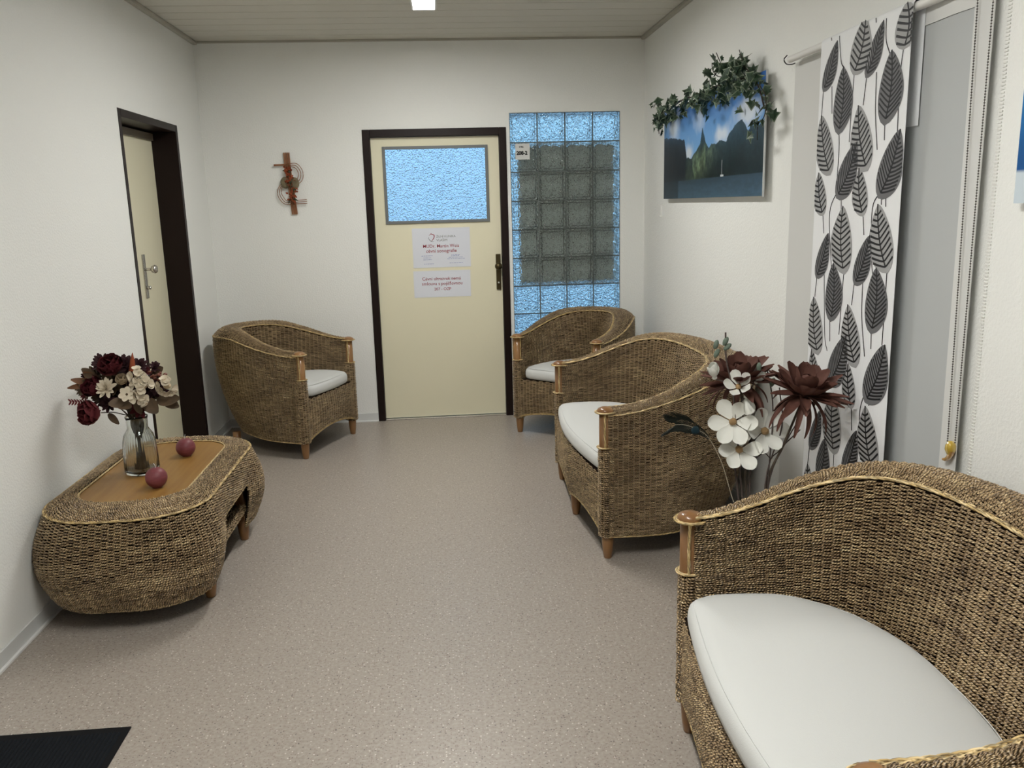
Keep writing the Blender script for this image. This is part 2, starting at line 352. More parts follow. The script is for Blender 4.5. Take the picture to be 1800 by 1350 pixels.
# ================================================================== WICKER
def sample(Pg, U, V):
    nu, nv = Pg.shape[:2]; a = np.clip(U, 0, 1) * (nu - 1); b = np.clip(V, 0, 1) * (nv - 1)
    i = np.minimum(a.astype(int), nu - 2); j = np.minimum(b.astype(int), nv - 2); fa = (a - i)[..., None]; fb = (b - j)[..., None]
    return (Pg[i, j] * (1 - fa) + Pg[i + 1, j] * fa) * (1 - fb) + (Pg[i, j + 1] * (1 - fa) + Pg[i + 1, j + 1] * fa) * fb
def weave(name, Pg, parent, flip=1, mask=None, cu=.026, rv=.0088, amp=.0052, backing=True, wrap=False):
    """rows of twisted seagrass passing over stakes on the surface grid Pg[u,v]; rows run along u"""
    Pg = np.asarray(Pg, float)
    du = np.gradient(Pg, axis=0); dv = np.gradient(Pg, axis=1); N = np.cross(du, dv); N /= np.linalg.norm(N, axis=2)[..., None] + 1e-12; N *= flip
    ul = np.linalg.norm(np.diff(Pg, axis=0), axis=2).sum(0).max(); vl = np.linalg.norm(np.diff(Pg, axis=1), axis=2).sum(1)
    nc = max(2, int(round(ul / cu))); nr = max(2, int(round(np.percentile(vl, 85) / rv)))
    if wrap: nc += nc % 2
    I, J = np.meshgrid(np.arange(nc), np.arange(nr + 1), indexing='ij'); I = I.ravel(); J = J.ravel()
    uc = (I + .5) / nc; vc = (J + .5 * (I % 2)) / nr
    ok = (vc > .2 / nr) & (vc < 1 - .2 / nr)
    if mask is not None: ok &= mask(sample(Pg, uc, vc), uc, vc)
    uc, vc = uc[ok], vc[ok]; n = len(uc)
    uc = uc + rng.normal(0, .03, n) / nc; vc = vc + rng.normal(0, .06, n) / nr
    t = np.array([-.66, -.36, 0, .36, .66]); th = np.array([0, .25, .5, .75, 1.]) * PI
    vlen = np.interp(uc, np.linspace(0, 1, len(vl)), vl)            # surface length across at that column
    rr = np.clip(vlen / nr * .355, .0016, .0052) * rng.uniform(.86, 1.12, n)
    hh = (amp * rng.uniform(.8, 1.25, n))[:, None] * np.cos(PI * t / 1.32)[None] - .0012
    rt = rr[:, None] * (1 - .35 * np.abs(t / .66) ** 2)[None]
    tilt = rng.normal(0, .10, n)
    U = uc[:, None, None] + (t / nc)[None, :, None] + np.zeros((1, 1, 5))
    vv = vc[:, None, None] + (rt[:, :, None] * np.cos(th)[None, None] + (tilt[:, None] * t[None] * .02)[:, :, None] * .3) / vlen[:, None, None]
    P = sample(Pg, U, vv); NN = sample(N, U, vv)
    P = P + NN * (hh[:, :, None] + 1.75 * rt[:, :, None] * np.sin(th)[None, None])[..., None]
    V = P.reshape(-1, 3)
    b = (np.arange(n) * 25)[:, None, None]; i = np.arange(4)[None, :, None] * 5; k = np.arange(4)[None, None]
    F = np.stack([b + i + k, b + i + k + 1, b + i + k + 6, b + i + k + 5], -1).reshape(-1, 4)
    if flip > 0: F = F[:, ::-1]
    rowtone = rng.random(nr + 3); jr = np.floor(vc * nr).astype(int); rnd = np.clip(.36 + .14 * rowtone[jr % (nr + 3)] * np.abs(np.sin(uc * 23 + jr)) + rng.normal(0, .14, n) + .10 * np.sin(uc * 31) * np.sin(vc * 17), 0, 1)
    wv = np.zeros((n, 5, 5, 3)); wv[..., 0] = (t * ul / nc)[None, :, None]; wv[..., 1] = (th / PI)[None, None]; wv[..., 2] = rnd[:, None, None]
    acc = Acc(); acc.add(V, F, wv.reshape(-1, 3)); nb = len(F)
    mi = np.zeros(nb, int)
    if backing:
        su = max(1, Pg.shape[0] // 80); G = (Pg - N * .0025)[::su]; G = np.concatenate([G, (Pg - N * .0025)[-1:]]) if (Pg.shape[0] - 1) % su else G
        m_, q = G.shape[:2]; ii = np.arange(m_ - 1)[:, None] * q; jj = np.arange(q - 1)[None]
        Fb = np.stack([ii + jj, ii + jj + 1, ii + q + jj + 1, ii + q + jj], -1).reshape(-1, 4); Vb = G.reshape(-1, 3)
        if mask is not None:
            cc = Vb[Fb].mean(1); k_ = mask(cc, None, None); Fb = Fb[k_]
        acc.add(Vb, Fb); mi = np.r_[mi, np.ones(len(Fb), int)]
    o = np_mesh(name, np.concatenate(acc.V), np.concatenate(acc.F), [SEA, BACK], parent, True, np.concatenate(acc.W), mi)
    o['kind'] = 'stuff'; return o
def ss(x): x = np.clip(x, 0, 1); return x * x * (3 - 2 * x)
def leg(name, x, y, top, parent, r=.0255):
    return lathe(name, [(0, 0), (r * .60, 0), (r * .68, .003), (r * .86, .035), (r, .08), (r, top), (0, top)], WOODP, parent, 18, (x, y, 0))
def seat(name, w, a, b, loc, rz, label, cat, cushion_label, group, midlegs=(), rise=.118, bow=.012):
    root = empty(name, loc, rz, label, cat, group)
    # plan of the rim centre line, uniform in arc length, from the left post round the back to the right post
    ph = np.linspace(0, PI, 2001); n_ = 2.8 if midlegs else 2.1
    x = -a * np.sign(np.cos(ph)) * np.abs(np.cos(ph)) ** (2 / n_); y = b * np.abs(np.sin(ph)) ** (2 / n_)
    x = x * (w / a + (1 - w / a) * ss(y / .32))
    d = np.r_[0, np.cumsum(np.hypot(np.diff(x), np.diff(y)))]; s = np.linspace(0, d[-1], 181); x = np.interp(s, d, x); y = np.interp(s, d, y)
    # smooth tangents
    tx, ty = np.gradient(x), np.gradient(y); L = np.hypot(tx, ty); tx /= L; ty /= L
    nx, ny = -ty, tx                                 # outward: at left arm tangent (0,1) -> normal (-1,0)
    k = ss(y / b * 1.05); rimz = .655 + rise * ss(y / (b * .97)); k2 = ss((y / b - .62) / .38); rimz = rimz - .014 * k2; rw = .052 + .085 * k + (.068 if midlegs else .030) * k2
    def grid(offs, zs):                              # offs, zs: (nv, nu)
        return np.stack([x[:, None] + nx[:, None] * offs.T, y[:, None] + ny[:, None] * offs.T, zs.T], -1)
    def off_outer(fv): return rw[None] / 2 + k[None] * (.05 * fv[:, None] - .17 * fv[:, None] ** 2)
    fv = np.linspace(0, 1, 25)
    zo = rimz - .020 + .010 * k - .024 * k2
    outer = grid(off_outer(fv), zo[None] * (1 - fv[:, None]) + .105 * fv[:, None])
    weave('outer_weave', outer, root, 1)
    fr = np.linspace(0, 1, 9)[:, None]
    rim = grid(rw[None] * (.5 - fr), rimz[None] + (zo - rimz)[None] * (1 - fr) ** 1.5 + (.014 + .017 * k)[None] * np.sin(PI * fr ** .8))
    weave('rim_weave', rim, root, -1, cu=.024, rv=.0092)
    fi = np.linspace(0, 1, 17)[:, None]
    inner = grid(-rw[None] / 2 - k[None] * (.10 * fi) + k2[None] * .015 * fi - .002, rimz[None] * (1 - fi) + .345 * fi)
    weave('inner_weave', inner, root, -1)
    # seat deck
    e = inner[:, -1]; m = len(e); V = np.concatenate([e - [0, 0, .012], [[0, .02, .333]]]); F = [(i, i + 1, m, m) for i in range(m - 1)]
    F = [(i, i + 1, m) for i in range(m - 1)]; np_mesh('seat_deck', V, F, BACK, root, False)
    # apron
    U = np.linspace(-1, 1, 121)
    if midlegs: arch = .042 * np.abs(np.sin(PI * (U + 1))) ** .7
    else: arch = .055 * np.clip(np.cos(U * PI / 2), 0, 1) ** .8
    fa = np.linspace(0, 1, 13)
    ztop = .372; hem = .108 + arch
    ap = np.stack([np.broadcast_to((U * w)[:, None], (121, 13)), -.018 - .012 * np.sin(PI * fa)[None] * np.cos(U * PI / 2)[:, None] - bow * np.cos(U * PI / 2)[:, None],
                   ztop * (1 - fa[None]) + hem[:, None] * fa[None]], -1)
    weave('apron_weave', ap, root, -1)
    lip = np.stack([np.broadcast_to((U * w)[:, None], (121, 4)), np.array([-.004, .004, .02, .06])[None] - (.018 + bow * np.cos(U * PI / 2))[:, None], np.broadcast_to(np.array([.368, .376, .374, .350])[None], (121, 4))], -1)
    np_mesh('apron_lip', lip.reshape(-1, 3), [(i * 4 + j, i * 4 + j + 1, (i + 1) * 4 + j + 1, (i + 1) * 4 + j) for i in range(120) for j in range(3)], BACK, root)
    # trims
    A = Acc(); plait(A, rim[:, -1] + [0, 0, .006], a=.0058, r=.0036, pitch=.085); plait(A, rim[:, 0] + np.stack([nx * .004, ny * .004, 0 * nx + .002], 1)); A.obj('rim_trim', CANE, root)
    A = Acc(); plait(A, outer[:, -1] + np.stack([nx * .003, ny * .003, 0 * nx - .002], 1)); plait(A, ap[:, -1] - [0, .004, .002], nrm=(0, -1, 0)); A.obj('hem_trim', CANE, root)
    # posts, wraps, caps, feet
    for sg in (-1, 1):
        cx = sg * w
        a_ = np.linspace(0, 2 * PI, 33); zz = np.linspace(.10, .492, 14)
        ex = lambda c, rr: np.sign(c) * np.abs(c) ** .75 * rr
        cyl = np.stack([np.broadcast_to((cx + ex(np.cos(a_), .032))[:, None], (33, 14)), np.broadcast_to((.004 + ex(np.sin(a_), .032))[:, None], (33, 14)), np.broadcast_to(zz[None], (33, 14))], -1)
        weave('post_wrap', cyl, root, 1, wrap=True, cu=.024)
        p = lathe('post', [(.0, .47), (.026, .47), (.027, .50), (.027, .648), (0, .648)], WOODP, root, 20, (cx, -.004, 0))
        lathe('post_cap', [(0, .645), (.033, .645), (.0355, .650), (.0355, .656), (.031, .663), (.018, .669), (0, .671)], WOODP, p, 24, (cx, -.004, 0))
        A = Acc(); c = np.linspace(0, 2 * PI, 40)
        plait(A, np.stack([cx + .040 * np.cos(c), -.004 + .040 * np.sin(c), np.full(40, .649)], 1), step=.006)
        lo = np.stack([cx + .031 * np.cos(c), -.006 + .031 * np.sin(c), np.full(40, .497)], 1); plait(A, lo, step=.006, a=.0035)
        for q in (-1, 1):
            plait(A, [(cx + q * .0295, -.012, .497), (cx + q * .0295, -.014, .57), (cx + q * .0295, -.012, .645)], a=.0028, r=.0026)
        A.obj('post_trim', CANE, p)
        leg('leg', sg * w, .004, .112, root)
    for q in midlegs: leg('leg', q, -bow + .008, .125, root)
    for sg in (-1, 1): leg('leg', sg * (w - .06), b - .13, .125, root)
    # cushion (a loose thing of its own)
    e = inner[:, -1][:, :2]; zt = .44
    e = e - np.stack([nx, ny], 1) * (.010 + 0 * nx)[:, None] - np.stack([nx, ny], 1) * (.045 * k)[:, None] * 0
    keep = e[:, 1] > .03; e = e[keep]
    fr_ = np.array([(u_, -.018 - (bow + .018) * math.cos(u_ / w * PI / 2)) for u_ in np.linspace(e[-1, 0] - .03, e[0, 0] + .03, 40)]); o_ = np.concatenate([e, fr_])
    o_ = resample(np.c_[np.concatenate([o_, o_[:1]]), np.zeros(len(o_) + 1)], .02)[:-1, :2]
    for _ in range(2): o_ = (np.roll(o_, 1, 0) + o_ * 2 + np.roll(o_, -1, 0)) / 4
    cen = np.array([0, b * .38])
    tan = np.roll(o_, -1, 0) - np.roll(o_, 1, 0); tan /= np.linalg.norm(tan, axis=1)[:, None]; nn = np.stack([tan[:, 1], -tan[:, 0]], 1)
    if ((o_ - cen) * nn).sum() < 0: nn = -nn
    rings = [(-.03, 0), (-.012, .002), (-.002, .012), (0, .03), (-.001, .047), (-.006, .060), (-.018, .070)]
    V = []; m = len(o_)
    for off, z in rings: V.append(np.c_[o_ + nn * off, np.full(m, .376 + z)])
    last = o_ + nn * -.018; tgt = np.c_[last[:, 0] * .62, cen[1] + (last[:, 1] - cen[1]) * .12]
    for sc_, z in ((.12, .075), (.28, .0795), (.5, .083), (.75, .085), (1., .0855)): V.append(np.c_[last * (1 - sc_) + tgt * sc_, np.full(m, .376 + z)])
    V.append(np.array([[cen[0], cen[1], .376 + .0857]])); V = np.concatenate(V); NR = len(rings) + 5
    V[:, 2] += .003 * np.sin(V[:, 0] * 9) * np.sin(V[:, 1] * 8 + 1) * (V[:, 2] > .43)
    Fq = [(i * m + j, i * m + (j + 1) % m, (i + 1) * m + (j + 1) % m, (i + 1) * m + j) for i in range(NR - 1) for j in range(m)]
    c0 = (NR - 1) * m; Fq += [(c0 + j, c0 + (j + 1) % m, NR * m, NR * m) for j in range(m)]
    me = bpy.data.meshes.new('seat_cushion'); me.from_pydata([tuple(v) for v in V], [], [tuple(dict.fromkeys(f_)) for f_ in Fq]); me.update()
    cu = link('seat_cushion', me, None); finish(cu, FAB, True); cu.location = loc; cu.rotation_euler = (0, 0, rz)
    tag(cu, cushion_label, 'cushion', 'white seat cushions')
    ring = np.c_[o_ + nn * -.0155, np.full(m, .376 + .0695)]; ring = np.concatenate([ring, ring[:1]])
    A = Acc(); A.tube(ring, .0013, 5); A.obj('seam', FAB, cu)
    return root, cu
R_ = math.radians
chA = seat('wicker_armchair', .297, .325, .672, (.787, -.60, 0), R_(66.9), 'round-backed wicker armchair in the far left corner beside the brown-framed doorway', 'armchair', 'white seat cushion on the wicker armchair left of the cream door', 'tub-shaped wicker armchairs')
sfC = seat('wicker_loveseat', .545, .595, .662, (2.190, -2.065, 0), R_(-87.8), 'wide wicker loveseat standing in the middle of the right side, behind the tall flowers', 'loveseat', 'white seat cushion on the middle wicker loveseat, partly behind its near arm', 'wide wicker loveseats', (.0,), .150, .035)
def dup(pair, loc, rz, l1, l2):
    for o, lb in zip(pair, (l1, l2)):
        c = copy_tree(o); c.location = loc; c.rotation_euler = (0, 0, rz); c['label'] = lb
dup(chA, (2.262, -.66, 0), R_(-38.7), 'wicker armchair in the far right corner, back against the glass blocks', 'white seat cushion on the armchair in front of the glass blocks')
dup(sfC, (2.188, -4.400, 0), R_(-92.), 'wicker loveseat nearest the viewer, cut off by the right edge of the photo', 'large white seat cushion filling the bottom right foreground loveseat')

# ---- coffee table
tb = empty('coffee_table', (.325, -2.462, 0), 0, 'oval wicker coffee table with honey wood top against the left wall', 'table')
hx, hy, rc = .300, .560, .235
def rrect(hx, hy, rc, n=240):
    P = []
    for cx, cy, a0 in ((hx - rc, hy - rc, 0), (-hx + rc, hy - rc, 90), (-hx + rc, -hy + rc, 180), (hx - rc, -hy + rc, 270)):
        for t_ in np.linspace(0, 90, 25): P.append((cx + rc * math.cos(R_(a0 + t_)), cy + rc * math.sin(R_(a0 + t_)), 0))
    P.append(P[0]); P = resample(np.array(P), .001); i = np.linspace(0, len(P) - 1, n + 1).astype(int); return P[i][:, :2]
O = rrect(hx, hy, rc); O = np.roll(O[:-1], 15, 0); O = np.concatenate([O, O[:1]])
tn = np.gradient(O, axis=0); tn[0] = tn[-1] = O[1] - O[-2]; tn /= np.linalg.norm(tn, axis=1)[:, None]; nO = np.stack([tn[:, 1], -tn[:, 0]], 1)
I_ = rrect(.213, .428, .165); 
# pair inner outline with outer by angle-like parameter
def by_dir(P, Q):
    out = []
    for q in Q:
        out.append(q)
    return np.array(out)
ft = np.linspace(0, 1, 9)
def inner_of(p):
    # shrink towards the axis so band is ~.10 wide at sides, ~.135 at ends
    return p * np.array([.213 / hx, .428 / hy])
top = np.stack([np.stack([O[:, 0] * (1 - t_) + inner_of(O)[:, 0] * t_, O[:, 1] * (1 - t_) + inner_of(O)[:, 1] * t_, np.full(len(O), .428 + .026 * math.sin(t_ * PI * .5) + .004 * math.sin(PI * t_))], -1) for t_ in ft], 1)
weave('top_weave', top, tb, 1, cu=.020, rv=.0098, wrap=True)
ends = ss((np.abs(O[:, 1]) - .18) / .3)
def wall_pt(fw): 
    off = .068 * np.sin(PI * np.clip(fw * .92, 0, 1)) * (.35 + .65 * ends) - fw * (.020 * ends + .034 * (1 - ends))
    return np.c_[O + nO * off[:, None], np.full(len(O), .424 * (1 - fw) + .082 * fw)]
wl = np.stack([wall_pt(f_) for f_ in np.linspace(0, 1, 21)], 1)
def tmask(P, u_, v_):
    yy = np.abs(P[:, 1]); hem = .082 + .218 * (1 - ss((yy - .205) / .035)) - .0 * yy
    side = np.abs(P[:, 0]) > .1
    return ~(side & (yy < .245) & (P[:, 2] < hem))
weave('wall_weave', wl, tb, -1, mask=tmask, cu=.025, rv=.0100, wrap=True)
edge = rrect(.202, .418, .15)
V = np.c_[edge[:-1], np.full(len(edge) - 1, .452)]; me = bpy.data.meshes.new('table_top'); nE = len(V)
V2 = np.concatenate([V, V - [0, 0, .02]]); me.from_pydata([tuple(v) for v in V2], [], [tuple(range(nE))] + [(i, (i + 1) % nE, nE + (i + 1) % nE, nE + i) for i in range(nE)]); finish(link('table_top', me, tb), TOPW)
A = Acc(); plait(A, np.c_[O + nO * .002, np.full(len(O), .431)], a=.006, r=.0034); plait(A, np.c_[rrect(.206, .422, .153), np.full(241, .455)], a=.003, r=.0022); 
lowp = wl[:, -1]; sel = np.abs(lowp[:, 1]) > .255
for sgn in (1, -1):
    q = lowp[(lowp[:, 1] * sgn > .242)]
    ang = np.arctan2(q[:, 0], q[:, 1] * sgn); q = q[np.argsort(ang)]; plait(A, q, a=.004, r=.003)
    for sx_ in (-1, 1):
        def side_x(z_, e__=.08):
            fw_ = (.424 - z_) / .342; return sx_ * (hx + .068 * math.sin(PI * min(1, fw_ * .92)) * (.35 + .65 * e__) - fw_ * (.020 * e__ + .034 * (1 - e__)) + .002)
        arch = [(side_x(z_, e__), sgn * y_, z_) for y_, z_, e__ in ((.240, .084, .10), (.240, .14, .10), (.238, .20, .10), (.230, .262, .08), (.20, .298, .01), (.10, .302, 0), (0, .302, 0))]
        plait(A, spline(arch, 8), a=.003, r=.0026)
A.obj('cane_trim', CANE, tb)
for sx_ in (-1, 1):
    for sy_ in (-1, 1):
        leg('leg', sx_ * .252, sy_ * .300, .11, tb, .028)
        boxes('corner_post', [(sx_ * .252 - .02, sx_ * .252 + .02, sy_ * .285 - .02, sy_ * .285 + .02, .10, .40)], WOODP, tb, bev=.004)
def roll(P0, P1, r_, name):
    a_ = np.linspace(0, 2 * PI, 17); P0, P1 = np.array(P0, float), np.array(P1, float); t_ = np.linspace(0, 1, 20)
    ax = P1 - P0; g = np.zeros((17, 20, 3)); c = P0 + t_[:, None] * ax
    for i, an in enumerate(a_): g[i] = c + r_ * np.array([math.cos(an), 0, math.sin(an)])
    weave(name, np.transpose(g, (1, 0, 2)), tb, 1, cu=.02, rv=.008, amp=.003)
roll((.262, -.27, .165), (.262, .27, .165), .017, 'shelf_edge'); roll((-.262, -.27, .165), (-.262, .27, .165), .017, 'shelf_edge')
g = np.stack([np.stack([np.full(8, xx), np.linspace(-.30, .30, 8), np.full(8, .172)], -1) for xx in np.linspace(-.25, .25, 12)], 0)
weave('shelf_weave', np.transpose(g, (1, 0, 2)), tb, -1)
boxes('underframe', [(-.22, .22, -.42, .42, .395, .425)], BACK, tb)
# ================================================================== THINGS ON THE WALLS
# ---- notices on the far door
def notice(name, x0, x1, z0, z1, lab, rot=0):
    o = boxes(name, [(x0, x1, .0262, .0272, z0, z1)], PAPER); tag(o, lab, 'sign'); return o
n1 = notice('paper_notice', 1.354, 1.756, 1.084, 1.357, 'white notice with red heart-shaped clinic emblem, upper of two on the cream door')
YP = .0258
def tx(s, x0, x1, z, m, parent, h=None, bold=.0): return text('lettering', s, x1 - x0, m, parent, ((x0 + x1) / 2, YP, z), bold, h)
K = .402 / 855.
X = lambda zx: 1.354 + (zx - 207) * K
tx('ŽILNÍ KLINIKA', X(563), X(850), 1.300, GREYM, n1); tx('VLAŠIM', X(563), X(722), 1.275, GREYM, n1)
tx('MUDr. Martin Weis', X(362), X(895), 1.233, RED, n1, bold=.0007); tx('cévní sonografie', X(405), X(858), 1.196, RED, n1, bold=.0007)
bars = []
for (a, b_, z) in ((332, 500, 1.166), (360, 472, 1.152), (355, 485, 1.139), (365, 508, 1.110), (775, 900, 1.169), (770, 900, 1.161), (735, 948, 1.152), (712, 972, 1.142), (745, 943, 1.113)):
    x_ = a
    while x_ < b_ - 6: l_ = random.choice((18, 28, 40)); bars.append((X(x_), X(min(b_, x_ + l_)), YP, YP + .0003, z - .0012, z + .0012)); x_ += l_ + 8
boxes('small_print', bars, BLUEINK, n1)['kind'] = 'stuff'
# emblem: an open heart-like loop, red on the right, dark on the left, with a dot
def stroke(name, pts, w, m, parent):
    P = spline(pts, 10); n = len(P); T = np.gradient(P, axis=0); T /= np.linalg.norm(T, axis=1)[:, None]; Nn = np.c_[T[:, 2], 0 * T[:, 0], -T[:, 0]]
    ww = (w * np.sin(np.linspace(.12, PI - .12, n)) ** .7)[:, None]; V = np.concatenate([P + Nn * ww, P - Nn * ww]); F = [(i, i + 1, n + i + 1, n + i) for i in range(n - 1)]
    return np_mesh(name, V, F, m, parent, False)
E_ = lambda zx, zy: (X(zx), YP, 1.357 - (zy - 170) * K)
stroke('emblem_stroke', [E_(455, 275), E_(490, 262), E_(530, 275), E_(528, 310), E_(505, 345), E_(488, 362)], .0028, RED, n1)
stroke('emblem_stroke', [E_(450, 300), E_(452, 325), E_(470, 352), E_(492, 366), E_(528, 366)], .0018, GREYM, n1)
stroke('emblem_stroke', [E_(482, 248), E_(488, 250), E_(496, 247)], .0026, RED, n1)
n2 = notice('paper_notice', 1.350, 1.750, .876, 1.062, 'white notice with three red lines of text, lower of two on the cream door')
X2 = lambda zx: 1.350 + (zx - 232) * K
tx('Cévní ultrazvuk nemá', X2(362), X2(937), 1.006, RED, n2, bold=.0007); tx('smlouvu s pojišťovnou', X2(355), X2(957), .970, RED, n2, bold=.0007); tx('207 - OZP', X2(535), X2(787), .933, RED, n2, bold=.0007)
np_ = boxes('number_plate', [(2.087, 2.186, -.0015, .0035, 1.803, 1.909)], mat('grey_white_plastic', (.62, .62, .60), .5)); tag(np_, 'small white number plate stuck on the glass blocks beside the door', 'sign')
text('lettering', '196', .030, INK, np_, (2.129, -.0019, 1.887), .004, .012); text('lettering', '208-2', .076, INK, np_, (2.132, -.0019, 1.847), .006, .028)

# ---- rattan wall decoration
wc = empty('rattan_wall_decoration', (.55, -.012, 1.68), 0, 'cross-shaped rattan wall decoration with dried flowers, left of the cream door', 'decoration')
RAT = mat('red_brown_rattan', (.24, .095, .04), .5, .4, var=(40, (.34, .16, .08), (1, 1, .2))); CAP = mat('dark_cut_end', (.05, .02, .012), .7)
cxr = lambda zx, zy: np.array([.55 + 0 + (zx - 560) * .00034 - .0, 0, 1.68 - (zy - 695) * .000442 ])
def reed(pts, r_=.0042, name='reed', m=None, off=0):
    P = np.array([cxr(*p) - [.55, 0, 1.68] + [0, off, 0] for p in pts]); P = spline(P, 8); V, F, w_ = tube_data(P, r_, 8)
    np_mesh(name, V, F, m or RAT, wc)
for i in range(4): reed([(497 + i * 33, 238), (512 + i * 31, 500), (560 + i * 28, 900), (578 + i * 29 + (4 if i else 0), 1158)], .0048)
for i in range(3): reed([(290, 410 + i * 10), (480, 408 + i * 9), (600, 400 + i * 22), (740 - i * 20, 405 + i * 30), (835 - i * 42, 500 + i * 12), (845 - i * 46, 600 - i * 8), (800 - i * 40, 670 - i * 15), (735 - i * 20, 700 - i * 18)], .0022, off=-.010 - .001 * i)
for i in range(3): reed([(400 + i * 22, 705 + i * 20), (345 + i * 34, 760), (322 + i * 40, 840), (345 + i * 40, 910 - i * 12), (420 + i * 28, 985 - i * 20), (520, 1008 - i * 28), (660, 1000 - i * 26), (885, 996 - i * 28)], .0022, off=-.010 - .001 * i)
PODM = mat('dried_pod', (.20, .165, .10), .8, var=(30, (.13, .10, .055)))
for (zx, zy, rr_) in ((488, 680, 92), (665, 695, 96)):
    p = cxr(zx, zy) - np.array([.55, 0, 1.68]); s_ = rr_ * .00034
    lathe('seed_pod', [(0, -.004), (s_ * .8, -.003), (s_, .004), (s_ * .85, .012), (s_ * .5, .017), (0, .018)], PODM, wc, 20, (p[0], -.008, p[2]), [(1, 0, 0), (0, 0, -1), (0, 1.25, 0)])
# petals and leaves, generic
def petal_me(name, L, Wd, m, cup=.3, curl=.3, tip=.6, nu=5, nv=6, wave=0.):
    """petal growing along +Y from the origin, top side +Z; curl bends the tip up"""
    V = []; F = []
    for j in range(nv + 1):
        t = j / nv; ww = Wd / 2 * (math.sin(PI * min(1, (t * .93 + .035)) ** tip)) ** .75 + .0008
        an = curl * t; yy = L * (math.sin(an) / curl if abs(curl) > 1e-3 else t); zz = L * ((1 - math.cos(an)) / curl if abs(curl) > 1e-3 else 0)
        for i in range(nu + 1):
            q = 2 * i / nu - 1; V.append((q * ww, yy, zz + cup * ww * q * q + wave * ww * math.sin(5 * t + 3 * q)))
    for j in range(nv):
        for i in range(nu): F.append((j * (nu + 1) + i, j * (nu + 1) + i + 1, (j + 1) * (nu + 1) + i + 1, (j + 1) * (nu + 1) + i))
    me = bpy.data.meshes.new(name); me.from_pydata(V, [], F); me.update(); me.materials.append(m); me.polygons.foreach_set('use_smooth', [True] * len(F)); return me
def axis_frame(d, spin=0):
    d = Vector(d).normalized(); q = Vector((0, 0, 1)).rotation_difference(d).to_matrix().to_4x4(); return q @ Matrix.Rotation(spin, 4, 'Z')
def put(me, name, parent, Mx, kind=None):
    o = bpy.data.objects.new(name, me); C.objects.link(o); o.parent = parent; o.matrix_local = Mx
    return o
def ring_petals(me, name, parent, base, n, elev, rad=0., spin=0., jit=.12, sc=1., lift=0.):
    for k_ in range(n):
        a_ = spin + 2 * PI * k_ / n + random.uniform(-jit, jit)
        Mx = base @ Matrix.Rotation(a_, 4, 'Z') @ Matrix.Translation((0, rad, lift)) @ Matrix.Rotation(elev + random.uniform(-jit, jit), 4, 'X') @ Matrix.Scale(sc * random.uniform(.92, 1.08), 4)
        put(me, name, parent, Mx)
def ball(name, r_, m, parent, Mx, seg=12, sq=.8, bumpy=0):
    bm = bmesh.new(); bmesh.ops.create_icosphere(bm, subdivisions=2, radius=r_)
    for v in bm.verts: v.co.z *= sq; v.co *= 1 + bumpy * random.uniform(-1, 1)
    me = bpy.data.meshes.new(name); bm.to_mesh(me); bm.free(); me.materials.append(m); me.polygons.foreach_set('use_smooth', [True] * len(me.polygons)); return put(me, name, parent, Mx)
ORR = mat('dried_rust_petal', (.28, .06, .02), .8); DGRN = mat('dried_dark_green', (.05, .065, .035), .8); TANR = mat('dried_pale_rose', (.40, .23, .13), .8)
pm = petal_me('dried_petal', .020, .012, ORR, .4, .5); pg = petal_me('dried_leaf', .026, .010, DGRN, .3, .4)
for k_ in range(95):
    zy = random.uniform(450, 960); zx = 545 + (zy - 450) * .12 + random.gauss(0, 46); p = cxr(zx, zy) - np.array([.55, 0, 1.68])
    put(pg if k_ % 5 == 0 else pm, 'dried_petal', wc, Matrix.Translation((p[0], -.020 - .006 * random.random(), p[2])) @ axis_frame((random.gauss(0, .5), -1, random.gauss(0, .5)), random.uniform(0, 6)))
p = cxr(560, 710) - np.array([.55, 0, 1.68]); rz_ = ball('dried_rose', .010, TANR, wc, Matrix.Translation((p[0], -.024, p[2])))
pr = petal_me('rose_petal', .016, .018, TANR, .5, .8)
for el, n_, s_ in ((1.2, 5, .7), (.8, 6, 1.)): ring_petals(pr, 'rose_petal', rz_, axis_frame((0, -1, .1)), n_, el, .002, sc=s_)

